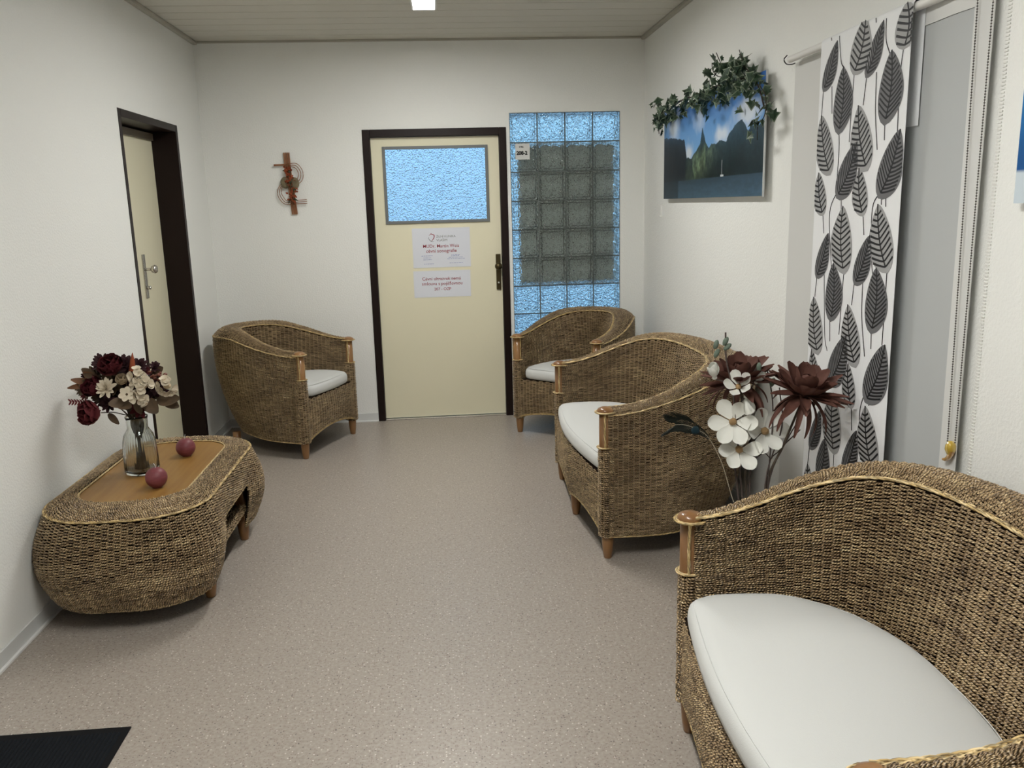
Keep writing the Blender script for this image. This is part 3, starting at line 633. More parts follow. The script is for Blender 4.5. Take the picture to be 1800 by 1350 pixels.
# ---- landscape picture on the right wall (flat print as coloured mesh)
def vnoise(x, y, s, seed=0):
    """smooth value noise, several octaves"""
    r_ = np.random.default_rng(seed); G = r_.random((64, 64)); out = 0; amp = 1; tot = 0
    for o_ in range(4):
        X_, Y_ = x * s, y * s; i, j = np.floor(X_).astype(int), np.floor(Y_).astype(int); fx, fy = X_ - i, Y_ - j; fx = fx * fx * (3 - 2 * fx); fy = fy * fy * (3 - 2 * fy)
        g = lambda a, b: G[a % 64, b % 64]
        out = out + amp * ((g(i, j) * (1 - fx) + g(i + 1, j) * fx) * (1 - fy) + (g(i, j + 1) * (1 - fx) + g(i + 1, j + 1) * fx) * fy); tot += amp; amp *= .5; s *= 2.1
    return out / tot
def print_obj(name, Xp, y0, y1, z0, z1, colour, parent, ny, nz, rough):
    yy = np.linspace(y0, y1, ny); zz = np.linspace(z0, z1, nz); Y_, Z_ = np.meshgrid(yy, zz, indexing='ij'); col = colour(Y_, Z_)
    V = np.stack([np.full(Y_.size, Xp), Y_.ravel(), Z_.ravel()], 1); i = np.arange(ny - 1)[:, None] * nz; j = np.arange(nz - 1)[None]
    F = np.stack([i + j, i + j + 1, i + nz + j + 1, i + nz + j], -1).reshape(-1, 4)
    def build(n, l, b):
        at = n.new('ShaderNodeAttribute'); at.attribute_name = 'ink'; l.new(at.outputs['Color'], b.inputs['Base Color'])
    m = attr_mat(name + '_ink', build, rough, .28); o = np_mesh(name, V, F, m, parent, False)
    a = o.data.color_attributes.new('ink', 'FLOAT_COLOR', 'POINT'); a.data.foreach_set('color', np.c_[np.clip(col.reshape(-1, 3), 0, 1), np.ones(Y_.size)].ravel().astype(np.float32)); return o
SKYL = [[-0.50, 1.90], [-0.726, 1.872], [-1.0, 1.85], [-1.117, 1.834], [-1.166, 1.737], [-1.251, 1.725], [-1.343, 1.761], [-1.419, 1.797], [-1.452, 1.875], [-1.519, 1.79], [-1.569, 1.765], [-1.616, 1.78], [-1.674, 1.772], [-1.741, 1.788], [-1.839, 1.771], [-1.879, 1.805], [-1.957, 1.837], [-2.043, 1.861], [-2.092, 1.838], [-2.142, 1.796], [-2.167, 1.819], [-2.272, 1.815], [-2.36, 1.834]]
def landscape(Y_, Z_):
    c = np.zeros(Y_.shape + (3,)); sk = np.array(SKYL)[::-1]
    n1_ = vnoise(Y_ + 5, Z_, 9, 1); n2_ = vnoise(Y_ + 5, Z_, 30, 2); n4_ = vnoise(Y_ + 3, Z_ + 2, 85, 8); n3_ = vnoise(Y_ * 2.5 + 9, Z_ * 9, 9, 3)
    t = np.clip((Z_ - 1.72) / .32, 0, 1)[..., None]; sky = np.array([.20, .42, .72]) * (1 - t) + np.array([.035, .13, .42]) * t
    cl = np.zeros(Y_.shape)
    for (cy, cz, sy, sz, a) in ((-1.771, 1.815, .085, .045, 1.1), (-2.144, 1.885, .19, .06, .95), (-.86, 1.92, .16, .06, .7), (-1.42, 1.93, .10, .09, .55), (-1.21, 1.755, .06, .03, .9), (-1.86, 1.95, .06, .03, .4)):
        cl = np.maximum(cl, a * np.exp(-((Y_ - cy) / sy) ** 2 - ((Z_ - cz) / sz) ** 2))
    cl = np.clip((cl + (n1_ - .5) * .9 - .12) * 1.5, 0, 1)[..., None]; c[:] = sky * (1 - cl) + np.array([.62, .68, .76]) * cl
    top = np.interp(Y_, sk[:, 0], sk[:, 1]) + (n2_ - .5) * .018
    land = (Z_ < top)[..., None]; dist = np.clip((top - Z_) / .16, 0, 1)[..., None]
    lum = np.exp(-((Y_ + 1.42 + (Z_ - 1.70) * 1.1) / .16) ** 2 - ((Z_ - 1.70) / .085) ** 2)[..., None]
    g = np.array([.035, .075, .085]) * (1 - dist) + np.array([.012, .026, .020]) * dist + lum * np.array([.30, .42, .22]) * np.clip(n2_ * 2 - .3, 0, 1.6)[..., None]
    g = g * (.3 + .9 * n2_[..., None]) * (.25 + 1.5 * n4_[..., None]); far = (Y_ > -1.15)[..., None]; g = np.where(far, np.array([.014, .020, .032]) * (.6 + .8 * n2_[..., None]), g)  # left end: dark land, partly a dark reflection painted into the print
    c = np.where(land, g, c)
    wl_ = 1.612; wat = (Z_ < wl_)[..., None]; d_ = np.clip((wl_ - Z_) / .1, 0, 1)[..., None]
    w_ = np.array([.05, .095, .14]) * (.55 + .5 * n3_[..., None]) * (.7 + .7 * d_) ; w_ = w_ * np.where(Y_[..., None] > -1.0, .45, 1.)  # water darkened at the left end too, the reflection painted in
    c = np.where(wat, w_, c)
    c = np.where(land & ~wat, c * .55, c)
    boat = ((np.abs(Y_ + 1.787) < .024) & (Z_ > 1.612) & (Z_ < 1.622)) | ((np.abs(Y_ + 1.783) < .0022) & (Z_ > 1.612) & (Z_ < 1.69)); c = np.where(boat[..., None], np.array([.55, .58, .6]), c)
    return c
PX = 2.950
pic = empty('landscape_picture', (0, 0, 0), 0, 'frameless picture of a mountain lake under blue sky, hung below ivy', 'picture')
boxes('backing_board', [(PX + .001, PX + .007, -2.338, -.672, 1.512, 2.030)], WHITE, pic)
boxes('edge_strip', [(PX - .001, PX + .007, -2.343, -2.338, 1.508, 2.032)], mat('pale_edge', (.60, .62, .62), .4), pic)
print_obj('print', PX, -2.338, -.672, 1.512, 2.030, landscape, pic, 380, 170, .28)
wclip = boxes('wall_clip', [(2.975, W, -.50, -.485, 1.40, 1.47), (2.968, 2.975, -.50, -.485, 1.40, 1.41)], WHITE); tag(wclip, 'tiny white plastic clip on the wall below the left end of the picture', 'clip')

# ---- ivy garland
IV1 = mat('ivy_leaf_green', (.018, .042, .024), .45, .5, var=(60, (.045, .085, .045))); IV2 = mat('ivy_leaf_cream_edge', (.20, .25, .17), .5)
STM = mat('dark_stem', (.03, .022, .016), .7)
def ivy_me(s):
    out = [(0, -.15), (.35, -.38), (.34, -.02), (.80, .05), (.42, .42), (.0, 1.0), (-.42, .42), (-.80, .05), (-.34, -.02), (-.35, -.38)]
    V = [(0, .12, 0)]; n = len(out)
    for q in (.80, 1.0):
        for x_, y_ in out: X_, Y_ = x_ * q, .12 + (y_ - .12) * q; V.append((X_ * s, Y_ * s, s * (.25 * abs(X_) - .18 * Y_ * Y_)))
    V[0] = (0, .12 * s, 0); F = [(0, 1 + i, 1 + (i + 1) % n) for i in range(n)] + [(1 + i, 1 + n + i, 1 + n + (i + 1) % n, 1 + (i + 1) % n) for i in range(n)]
    me = bpy.data.meshes.new('ivy_leaf'); me.from_pydata(V, [], F); me.update(); me.materials.append(IV1); me.materials.append(IV2)
    me.polygons.foreach_set('material_index', [0] * n + [1 if i % 10 in (2, 3, 4, 5, 6, 7) else 0 for i in range(n)]); return me
ivm = [ivy_me(.038), ivy_me(.031), ivy_me(.044)]
gar = empty('ivy_garland', (2.93, -1.5, 2.03), 0, 'green ivy garland with pale leaf edges draped along the picture top', 'garland')
G0 = np.array([2.93, -1.5, 2.03])
def vine(pts, r_=.003):
    P = spline([np.array([2.905 if len(p) == 2 else p[2], p[0], p[1]]) - G0 for p in pts], 8); V, F, w_ = tube_data(P, r_, 6); np_mesh('vine', V, F, STM, gar); return P
IVY = [[-0.715, 2.050], [-0.893, 2.010], [-1.079, 2.030], [-1.282, 2.040], [-1.519, 2.025], [-1.71, 2.035], [-1.928, 2.030], [-2.125, 2.022], [-2.305, 2.0], [-2.394, 1.937], [-2.449, 1.863]]
main = vine(IVY, .004)
def leafat(p, sp, k=None):
    d = (-1 + random.uniform(-.2, .8), random.gauss(0, .7), random.gauss(.15, .6))
    put(random.choice(ivm), 'ivy_leaf', gar, Matrix.Translation(Vector(p) + Vector((random.uniform(-.05, .035), random.gauss(0, sp), random.gauss(0, sp)))) @ axis_frame(d, random.uniform(0, 6.28)) @ Matrix.Scale(random.uniform(.7, 1.15), 4))
for k_ in range(205):
    q = random.random() ** .9 * .84; p = main[int(q * (len(main) - 1))]; leafat(p - np.array([0, 0, .024]), .034)
for k_ in range(16): leafat(main[int((.84 + .16 * random.random()) * (len(main) - 1))], .012)
for k_ in range(22): leafat(np.array([2.90, -2.02 - random.random() * .18, 2.06 + random.random() * .03]) - G0, .018)
for pts, n_ in (([[-1.926, 2.041], [-1.912, 2.087], [-1.856, 2.14], [-1.798, 2.188]], 5), ([[-1.912, 2.062], [-1.82, 2.08], [-1.749, 2.118], [-1.735, 2.153]], 5), ([[-2.306, 1.989], [-2.249, 2.038], [-2.184, 2.071], [-2.154, 2.111], [-2.123, 2.146]], 6), ([[-2.102, 2.04], [-2.06, 2.075], [-2.021, 2.108]], 6),
                ([[-2.392, 1.96], [-2.452, 1.913], [-2.465, 1.861], [-2.437, 1.824], [-2.381, 1.807], [-2.379, 1.743]], 13), ([[-.76, 2.03], [-.70, 1.96], [-.72, 1.90]], 9), ([[-.80, 2.05], [-.66, 2.09], [-.58, 2.07]], 6)):
    P = vine(pts, .0022)
    for k_ in range(n_): leafat(P[int((.35 + .65 * k_ / n_) * (len(P) - 1))], .012)

# ---- curtain rod, banner, sheer panel, bead chain
ROD = mat('white_rod', (.78, .77, .74), .35)
rod = empty('curtain_rod', (2.945, -2.60, 2.030), 0, 'white curtain rod running above the leaf-patterned banner', 'rod')
V, F, w_ = tube_data([(0, y_, 0) for y_ in np.linspace(0, -1.12, 12)], .0135, 16); np_mesh('rod_tube', V, F, ROD, rod)
V, F, w_ = tube_data(spline([(.02, .0, -.014), (.004, -.004, -.019), (-.010, .014, -.014), (-.016, .022, .004), (-.008, .012, .018)], 6), .0022, 6); np_mesh('end_hook', V, F, INK, rod)
for y_ in (-.28, -1.06): boxes('bracket', [(0, W - 2.945, y_ - .008, y_ + .008, -.008, .008)], ROD, rod, bev=.002)
XBn = 2.926
CLOTH = mat('white_banner_cloth', (.84, .85, .86), .8, .2, bump=(500, .0002))
BY0, BY1 = -3.522, -2.922
def ban_x(y_, z_): return XBn - .004 * np.sin((y_ - BY0) * 9.) * np.clip((2.0 - z_) / 1.5, 0, 1)
def skew(y_, z_): return y_ - .010 * (2.05 - z_)          # the cloth hangs slightly askew
yy = np.linspace(BY0, BY1, 25); prof = [(0, z_) for z_ in np.linspace(.30, 2.030, 46)] + [(.0188 - .0188 * math.cos(a_), 2.030 + .0188 * math.sin(a_)) for a_ in np.linspace(.25, PI, 9)] + [(.0376, z_) for z_ in np.linspace(2.0, 1.70, 5)]
g = np.array([[(ban_x(y_, z_) + dx, y_, z_) for dx, z_ in prof] for y_ in yy]); nn_ = len(prof)
ban = np_mesh('leaf_banner', g.reshape(-1, 3), [(i * nn_ + j, i * nn_ + j + 1, (i + 1) * nn_ + j + 1, (i + 1) * nn_ + j) for i in range(24) for j in range(nn_ - 1)], CLOTH)
tag(ban, 'long white cloth banner printed with black and grey leaves, hanging from the rod', 'banner')
LEAVES= [[-3.05, 2.02, -2.96, 1.88, 0.104, 1], [-3.243, 2.055, -3.183, 1.904, 0.142, 0], [-3.358, 2.023, -3.27, 1.883, 0.096, 1], [-3.489, 2.048, -3.484, 1.928, 0.137, 0], [-3.103, 1.928, -3.091, 1.727, 0.127, 1], [-3.418, 1.928, -3.401, 1.73, 0.13, 1], [-2.949, 1.786, -3.034, 1.594, 0.137, 0], [-3.225, 1.79, -3.305, 1.598, 0.147, 0], [-3.232, 1.676, -3.109, 1.512, 0.157, 1], [-3.497, 1.693, -3.4, 1.511, 0.146, 1], [-2.948, 1.588, -2.995, 1.448, 0.102, 0], [-3.256, 1.591, -3.298, 1.45, 0.102, 0], [-3.154, 1.47, -3.186, 1.26, 0.15, 0], [-3.393, 1.476, -3.469, 1.285, 0.144, 0], [-3.049, 1.375, -2.971, 1.224, 0.101, 1], [-3.355, 1.378, -3.274, 1.226, 0.108, 1], [-3.101, 1.274, -3.1, 1.083, 0.125, 1], [-3.408, 1.279, -3.4, 1.084, 0.125, 1], [-2.953, 1.139, -3.006, 0.947, 0.136, 0], [-3.23, 1.142, -3.307, 0.956, 0.14, 0], [-3.232, 1.035, -3.119, 0.856, 0.15, 1], [-3.49, 1.045, -3.397, 0.855, 0.142, 1], [-2.954, 0.942, -3.023, 0.796, 0.097, 0], [-3.257, 0.943, -3.298, 0.806, 0.096, 0], [-3.156, 0.818, -3.184, 0.616, 0.145, 0], [-3.394, 0.826, -3.462, 0.635, 0.134, 0], [-3.055, 0.731, -2.981, 0.572, 0.088, 1], [-3.347, 0.729, -3.271, 0.558, 0.1, 1], [-3.105, 0.636, -3.068, 0.471, 0.109, 1], [-2.964, 0.495, -3.014, 0.354, 0.1, 0], [-3.301, 0.547, -3.36, 0.403, 0.12, 0]]
STEMS= [[-3.022, 2.054, -3.0, 2.043, -3.004, 2.027], [-3.088, 2.051, -3.061, 2.044, -3.082, 1.95, -3.11, 1.921], [-2.956, 1.88, -2.949, 1.785], [-3.183, 1.904, -3.176, 1.768, -3.173, 1.678], [-3.27, 1.883, -3.257, 1.786], [-3.371, 2.056, -3.377, 1.968, -3.405, 1.92], [-3.484, 1.928, -3.474, 1.845, -3.479, 1.683], [-3.091, 1.727, -3.1, 1.651, -3.094, 1.525], [-3.401, 1.73, -3.406, 1.667], [-3.331, 1.877, -3.34, 1.757, -3.366, 1.641], [-3.4, 1.511, -3.359, 1.461, -3.371, 1.313, -3.411, 1.189], [-3.108, 1.525, -3.051, 1.447, -3.076, 1.296, -3.112, 1.172], [-2.995, 1.448, -3.011, 1.373], [-3.298, 1.45, -3.314, 1.377], [-3.021, 1.875, -3.032, 1.783], [-3.32, 2.055, -3.308, 2.042, -3.31, 2.025], [-3.435, 1.51, -3.44, 1.467], [-3.408, 1.51, -3.413, 1.473], [-3.134, 1.511, -3.141, 1.448], [-3.186, 1.26, -3.173, 1.029], [-3.472, 1.287, -3.472, 1.202, -3.471, 1.04], [-3.093, 1.082, -3.103, 0.995], [-3.4, 1.084, -3.405, 1.017], [-2.971, 1.224, -2.961, 1.14], [-3.267, 1.225, -3.257, 1.142], [-3.028, 1.246, -3.058, 1.015, -3.084, 0.957], [-3.325, 1.23, -3.333, 1.113, -3.368, 0.986], [-3.393, 0.883, -3.359, 0.792, -3.385, 0.638], [-3.1, 0.883, -3.081, 0.781], [-3.298, 0.806, -3.311, 0.72], [-3.184, 0.616, -3.187, 0.524], [-3.409, 0.858, -3.415, 0.831], [-2.973, 0.57, -2.964, 0.495]]
LG = mat('light_grey_print', (.37, .37, .37), .8); DG = mat('mid_grey_print', (.16, .16, .165), .8)
class Poly2:
    def __init__(s): s.V = []; s.F = []; s.M = []
    def strip(s, L_, R__, lift, mi):
        n = len(L_); b_ = len(s.V)
        for q in list(L_) + list(R__): s.V.append((float(ban_x(q[0], q[1])) - lift, q[0], q[1]))
        for i in range(n - 1): s.F.append((b_ + i, b_ + i + 1, b_ + n + i + 1, b_ + n + i)); s.M.append(mi)
    def line(s, P, w, lift, mi=0):
        P = np.array(P, float); T = np.gradient(P, axis=0); T /= np.linalg.norm(T, axis=1)[:, None] + 1e-9; N_ = np.c_[-T[:, 1], T[:, 0]]; w = np.broadcast_to(w, (len(P),))[:, None] / 2
        s.strip(P + N_ * w, P - N_ * w, lift, mi)
P2 = Poly2()
clipy = lambda P: np.array([P_ for P_ in P])
for s_ in STEMS:
    P = np.array(s_).reshape(-1, 2)
    if len(P) > 2: P = spline([(a, 0, b_) for a, b_ in P], 6)[:, [0, 2]]
    P = P[P[:, 1] < 2.04] if (P[:, 1] < 2.04).sum() > 1 else P; P[:, 1] = np.minimum(P[:, 1], 2.04); P2.line(P, .0052, .0006)
def leafprint(ty, tz, by, bz, w, dark):
    tip = np.array([ty, tz]); base = np.array([by, bz]); w *= 1.12; ax = tip - base; L = np.linalg.norm(ax); ax /= L; sd = np.array([-ax[1], ax[0]]); w *= abs(ax[1]) ** 1.5
    lean = .12 * (1 if ty < by else -1)
    base2 = base - ax * L * .10; tip2 = tip; n = 22; t = np.linspace(0, 1, n)
    wid = w / 2 * np.sin(PI * t ** .82) ** .72; wid[0] = wid[-1] = 0
    mid = lambda q: base2 + ax * L * 1.10 * q + sd * lean * w * math.sin(PI * q) * 1.1
    side_half = lambda q: w / 2 * max(0, math.sin(PI * min(1, max(0, q)) ** .82)) ** .72
    Mi = np.array([mid(q) for q in t]); cl = lambda A_: np.c_[np.clip(A_[:, 0], BY0 + .002, BY1 - .002), np.minimum(A_[:, 1], 2.045)]
    Lq = cl(Mi + sd * wid[:, None]); Rq = cl(Mi - sd * wid[:, None]); P2.strip(Lq, Rq, .0009, 2 if dark else 1)
    P2.line(cl(Mi[2:]), .0072, .0016)
    nv_ = max(6, int(L / (.0155 if dark else .0200)))
    for k__ in range(nv_):
        q0 = .10 + .84 * k__ / nv_
        for sg in (-1, 1):
            # vein rises towards the tip and stops at the edge of the leaf
            pts = []
            for e_ in np.linspace(0, 1, 8):
                q = q0 + (.25 if dark else .18) * (1 if sg * lean > 0 else .65) * e_ ** 1.2; h_ = side_half(q); o_ = e_ * w * .5
                if o_ > h_ * .99: break
                pts.append(mid(min(q, 1)) + sd * sg * o_)
            if len(pts) > 1: P2.line(cl(np.array(pts)), np.linspace(.0058, .0080 if not dark else .0062, len(pts)), .0013)
for lf_ in LEAVES: leafprint(*lf_)
F4 = P2.F
np_mesh('printed_leaves', P2.V, F4, [INK, LG, DG], ban, False, None, P2.M)
SHEER = mat('sheer_white_fabric', (.59, .61, .61), .9, .1, alpha=.80); HEM = mat('sheer_hem_fabric', (.70, .70, .68), .9, .1, alpha=.97)
shp = empty('sheer_panel', (2.966, -3.60, 2.02), 0, 'sheer grey-white fabric panel with pale hems hanging right of the leaf banner', 'curtain')
def sheet(name, y0, y1, z0, z1, dx, m, parent, wav=.003):
    yy = np.linspace(y0, y1, 14); zz = np.linspace(z0, z1, 24); V = [(dx + wav * math.sin(y_ * 22 + z_ * .8), y_ + .035 * z_ * 0 , z_) for y_ in yy for z_ in zz]
    return np_mesh(name, V, [(i * 24 + j, i * 24 + j + 1, (i + 1) * 24 + j + 1, (i + 1) * 24 + j) for i in range(13) for j in range(23)], m, parent)
sheet('panel_cloth', -.155, .185, -1.75, -.045, 0, SHEER, shp); sheet('hem', .145, .185, -1.75, .01, -.003, HEM, shp); sheet('hem', -.240, -.155, -1.75, .01, -.003, HEM, shp); sheet('hem', -.155, .145, -.045, .01, -.003, HEM, shp)
sh2 = sheet('fabric_panel', 0, .84, -1.75, .0, 0, mat('plain_white_blind', (.66, .66, .64), .9, .1), None, .001); sh2.location = (2.978, -3.415, 2.02); tag(sh2, 'plain white fabric blind hanging flat behind the leaf banner', 'curtain')
sv = [(W - .0105, W - .008, -3.888, -3.874, z_, z_ + .004) for z_ in np.arange(.35, 2.55, .009)]
fr_ = boxes('trim_4', sv, mat('ribbed_selvage', (.77, .765, .73), .8)); S_(fr_)
bc = empty('bead_chain', (2.955, -3.77, 2.0), 0, 'dark metal bead chain loop of the blind with a gold weight at the bottom', 'chain')
def beads(name, y0, y1, z0, z1, n):
    bm = bmesh.new(); bmesh.ops.create_icosphere(bm, subdivisions=1, radius=.0027); bm.verts.ensure_lookup_table()
    v0 = np.array([v.co[:] for v in bm.verts]); f0 = np.array([[v.index for v in f_.verts] for f_ in bm.faces]); bm.free(); A_ = Acc()
    for t_ in np.linspace(0, 1, n): A_.add(v0 + [0, y0 + (y1 - y0) * t_, z0 + (z1 - z0) * t_], f0)
    o = np_mesh(name, np.concatenate(A_.V), np.concatenate(A_.F), mat('dark_bead_metal', (.11, .10, .09), .3, metal=.7), bc); o['kind'] = 'stuff'
    V, F, w_ = tube_data([(0, y0, z0), (0, (y0 + y1) / 2, (z0 + z1) / 2), (0, y1, z1)], .0007, 5); np_mesh('cord', V, F, INK, bc)
beads('bead_strand', .004, -.036, .58, -1.180, 250); beads('bead_strand', -.076, -.071, .58, -1.175, 250)
GOLD = mat('gold_glass', (.75, .52, .08), .15, .6, trans=.35, coat=.5)
gw = lathe('chain_weight', [(0, .020), (.008, .018), (.0145, .006), (.015, -.006), (.010, -.018), (.004, -.026), (0, -.028)], GOLD, bc, 20, (0, -.053, -1.195))
V, F, w_ = tube_data(spline([(0, -.060, -1.20), (0, -.050, -1.222), (0, -.036, -1.234), (0, -.022, -1.238)], 6), np.linspace(.010, .004, 19), 10); np_mesh('glass_tail', V, F, mat('amber_glass', (.70, .40, .12), .15, trans=.4), gw)
# ---- poster at the right edge
def poster(Y_, Z_):
    n_ = vnoise(Y_ + 7, Z_, 8, 5); t = np.clip((Z_ - 1.58) / .30, 0, 1)[..., None]; c = np.array([.01, .10, .32]) * (1 - t) + np.array([.03, .28, .62]) * t
    c = c * (.75 + .5 * n_[..., None]); snow = (Z_ < 1.545 + .02 * n_)[..., None]; return np.where(snow, np.array([.60, .68, .74]), c)
po = empty('mountain_poster', (0, 0, 0), 0, 'blue and white snow poster, only a sliver at the right edge', 'poster')
boxes('backing_board', [(2.952, 2.977, -4.66, -3.998, 1.475, 2.0)], WHITE, po); print_obj('print', 2.9515, -4.66, -3.998, 1.475, 2.0, poster, po, 60, 60, .2)
# ================================================================== ON THE TABLE
ZT = .4525
CAND = mat('dusty_rose_wax', (.165, .040, .048), .45, .4, var=(25, (.21, .056, .064), (1, 1, 5)))
for i, (cx_, cy_) in enumerate(((.402, -2.715), (.392, -2.285))):
    n_ = 14; r_ = .0415; prof = [(0, 0), (.018, 0)] + [(r_ * math.sin(a_), .040 - r_ * math.cos(a_)) for a_ in np.linspace(.45, 2.9, n_)] + [(.006, .0795), (0, .0788)]
    o = lathe('ball_candle', prof, CAND, None, 32); o.location = (cx_, cy_, ZT)
    tag(o, ['round dusty rose candle on the near part of the table top', 'round dusty rose candle on the far part of the table top'][i], 'candle', 'ball candles on the coffee table')
    V, F, w_ = tube_data([(0, 0, .078), (.001, 0, .087), (.003 if i else -.005, .001, .098)], .0011, 6); np_mesh('wick', V, F, WHITE, o)
GLS = mat('clear_vase_glass', (.93, .96, .95), .03, .5, trans=1, ior=1.45)
vx, vy = .275, -2.50
flr = lambda lo, hi: (lambda i, a: 1 + (.010 * math.cos(36 * a) if lo <= i <= hi else 0))
outer_p = [(0, 0), (.060, 0), (.067, .006), (.069, .02), (.066, .095), (.063, .135), (.057, .162), (.047, .180), (.0405, .192), (.0415, .228), (.044, .236), (.0445, .241)]
inner_p = [(.0415, .241), (.0390, .228), (.0375, .190), (.044, .178), (.054, .160), (.0595, .133), (.0625, .095), (.0655, .022), (.060, .014), (0, .012)]
va = lathe('ribbed_glass_vase', outer_p + inner_p, GLS, None, 144, flute=lambda i, a: 1 + (.011 * math.cos(36 * a) if 4 <= i <= 6 else 0)); va.location = (vx, vy, ZT)
tag(va, 'clear ribbed glass bottle vase standing on the wicker coffee table', 'vase')
# ---- bouquet
BQ = Vector((vx, vy, ZT)); bq = empty('silk_bouquet', BQ, 0, 'burgundy and cream silk flower bouquet standing in the ribbed glass vase', 'bouquet')
BURG = mat('burgundy_petal', (.085, .014, .018), .8, .2); DBUR = mat('dark_burgundy_petal', (.032, .006, .010), .75); MAR = mat('maroon_petal', (.12, .016, .02), .75)
IVO = mat('ivory_petal', (.68, .60, .47), .75, .3); IVC = mat('blush_ivory_petal', (.50, .40, .27), .75); OLV = mat('olive_brown_leaf', (.075, .050, .030), .6, var=(30, (.12, .075, .04))); BRZ = mat('bronze_leaf', (.16, .07, .03), .6); RUST = mat('rust_spike', (.30, .07, .025), .8)
STG = mat('brown_green_stem', (.05, .035, .018), .6); EYE = mat('flower_eye', (.09, .06, .03), .8)
L3 = lambda x_, y_, z_: Vector((x_, y_, z_)) - BQ
NECK = Vector((0, 0, .225))
stems = []
def dirf(p, out=.7): 
    d = (p - Vector((0, .0, .25))).normalized(); return (d * out + Vector((.05, -.75, .12))).normalized()
def bstem(p): stems.append(p)
def rose(p, R, m, name='rose', d=None):
    d = d or dirf(p, .8); B_ = Matrix.Translation(p) @ axis_frame(d, random.random() * 6)
    c = ball(name, R * .30, m, bq, B_ @ Matrix.Translation((0, 0, R * .25)), sq=1.2)
    me1 = petal_me('petal', R * .75, R * .95, m, .75, 1.1, 1.2); me2 = petal_me('petal', R * 1.0, R * 1.3, m, .6, .9, 1.3)
    inv = Matrix.Translation((0, 0, -R * .25))
    for el, n_, me_, rd in ((1.55, 4, me1, .04), (1.30, 5, me1, .10), (1.05, 5, me2, .10), (.72, 6, me2, .12), (.42, 6, me2, .12)): ring_petals(me_, 'petal', c, inv, n_, el, R * rd, random.random() * 6, .08)
    bstem(p)
def daisy(p, R, m, layers, name, wd=.35, eye=None, cup=.3, curl=.4, d=None):
    d = d or dirf(p); B_ = Matrix.Translation(p) @ axis_frame(d, random.random() * 6)
    c = ball(name, R * .18, eye or m, bq, B_, sq=.7); me_ = petal_me('petal', R, R * wd, m, cup, curl, 1.15, 3, 5)
    for el, n_, s_ in layers: ring_petals(me_, 'petal', c, Matrix(), n_, el, R * .06, random.random() * 6, .12, s_)
    bstem(p)
rose(L3(.238, -2.56, .898), .062, BURG, 'burgundy_rose'); rose(L3(.158, -2.58, .735), .068, MAR, 'burgundy_rose'); rose(L3(.165, -2.56, .822), .058, BURG, 'burgundy_rose')
rose(L3(.279, -2.60, .860), .032, IVC, 'cream_ranunculus')
daisy(L3(.178, -2.52, .920), .045, DBUR, ((.1, 10, 1), (.5, 9, .9), (.95, 7, .7), (1.3, 5, .5)), 'dark_chrysanthemum')
daisy(L3(.219, -2.62, .838), .042, IVO, ((.05, 9, 1), (.45, 9, .92), (.85, 7, .75), (1.2, 5, .5)), 'cream_chrysanthemum')
daisy(L3(.297, -2.63, .812), .030, IVO, ((.15, 6, 1),), 'cream_blossom', .75, EYE)
def hydr(p, R, n_, m=IVO):
    c = ball('hydrangea', R * .5, IVC, bq, Matrix.Translation(p)); me_ = petal_me('petal', .021, .021, m, .35, .5, 1.4, 4, 5)
    for k_ in range(n_):
        d = Vector((random.gauss(0, .6), -abs(random.gauss(.7, .3)), random.gauss(.1, .6))).normalized()
        for q in range(4): put(me_, 'petal', c, Matrix.Translation(d * R) @ axis_frame(d, q * PI / 2 + k_) @ Matrix.Rotation(.25, 4, 'X'))
    bstem(p)
hydr(L3(.350, -2.60, .838), .036, 15); hydr(L3(.432, -2.56, .826), .032, 12); hydr(L3(.335, -2.60, .880), .026, 8); hydr(L3(.335, -2.61, .790), .024, 8)
for p, R, m in ((L3(.204, -2.58, .768), .036, DBUR), (L3(.262, -2.55, .792), .034, DBUR), (L3(.320, -2.52, .905), .034, DBUR), (L3(.372, -2.50, .895), .026, DBUR), (L3(.20, -2.50, .87), .035, BURG), (L3(.29, -2.48, .90), .036, DBUR), (L3(.105, -2.53, .80), .030, MAR), (L3(.24, -2.47, .78), .036, DBUR), (L3(.38, -2.53, .80), .028, DBUR), (L3(.10, -2.50, .87), .024, DBUR)) + tuple((L3(.255 + random.gauss(0, .075), -2.50 + random.uniform(-.05, .04), .83 + random.gauss(0, .045)), random.uniform(.034, .050), random.choice((DBUR, DBUR, BURG, OLV))) for _ in range(30)):
    daisy(p, R, m, ((.0, 9, 1), (.5, 8, .85), (1.0, 6, .65)), 'maroon_filler_flower', .4)
def bleaf(p, L_, Wd, d, m, spin=0.):
    me_ = petal_me('leaf', L_, Wd, m, .25, .35, .8, 4, 6); y_ = Vector(d).normalized(); z_ = Vector((.1, -1, .3)); x_ = y_.cross(z_).normalized(); z_ = x_.cross(y_)
    put(me_, 'leaf', bq, Matrix.Translation(p) @ Matrix((x_, y_, z_)).transposed().to_4x4() @ Matrix.Rotation(spin, 4, 'Y'))
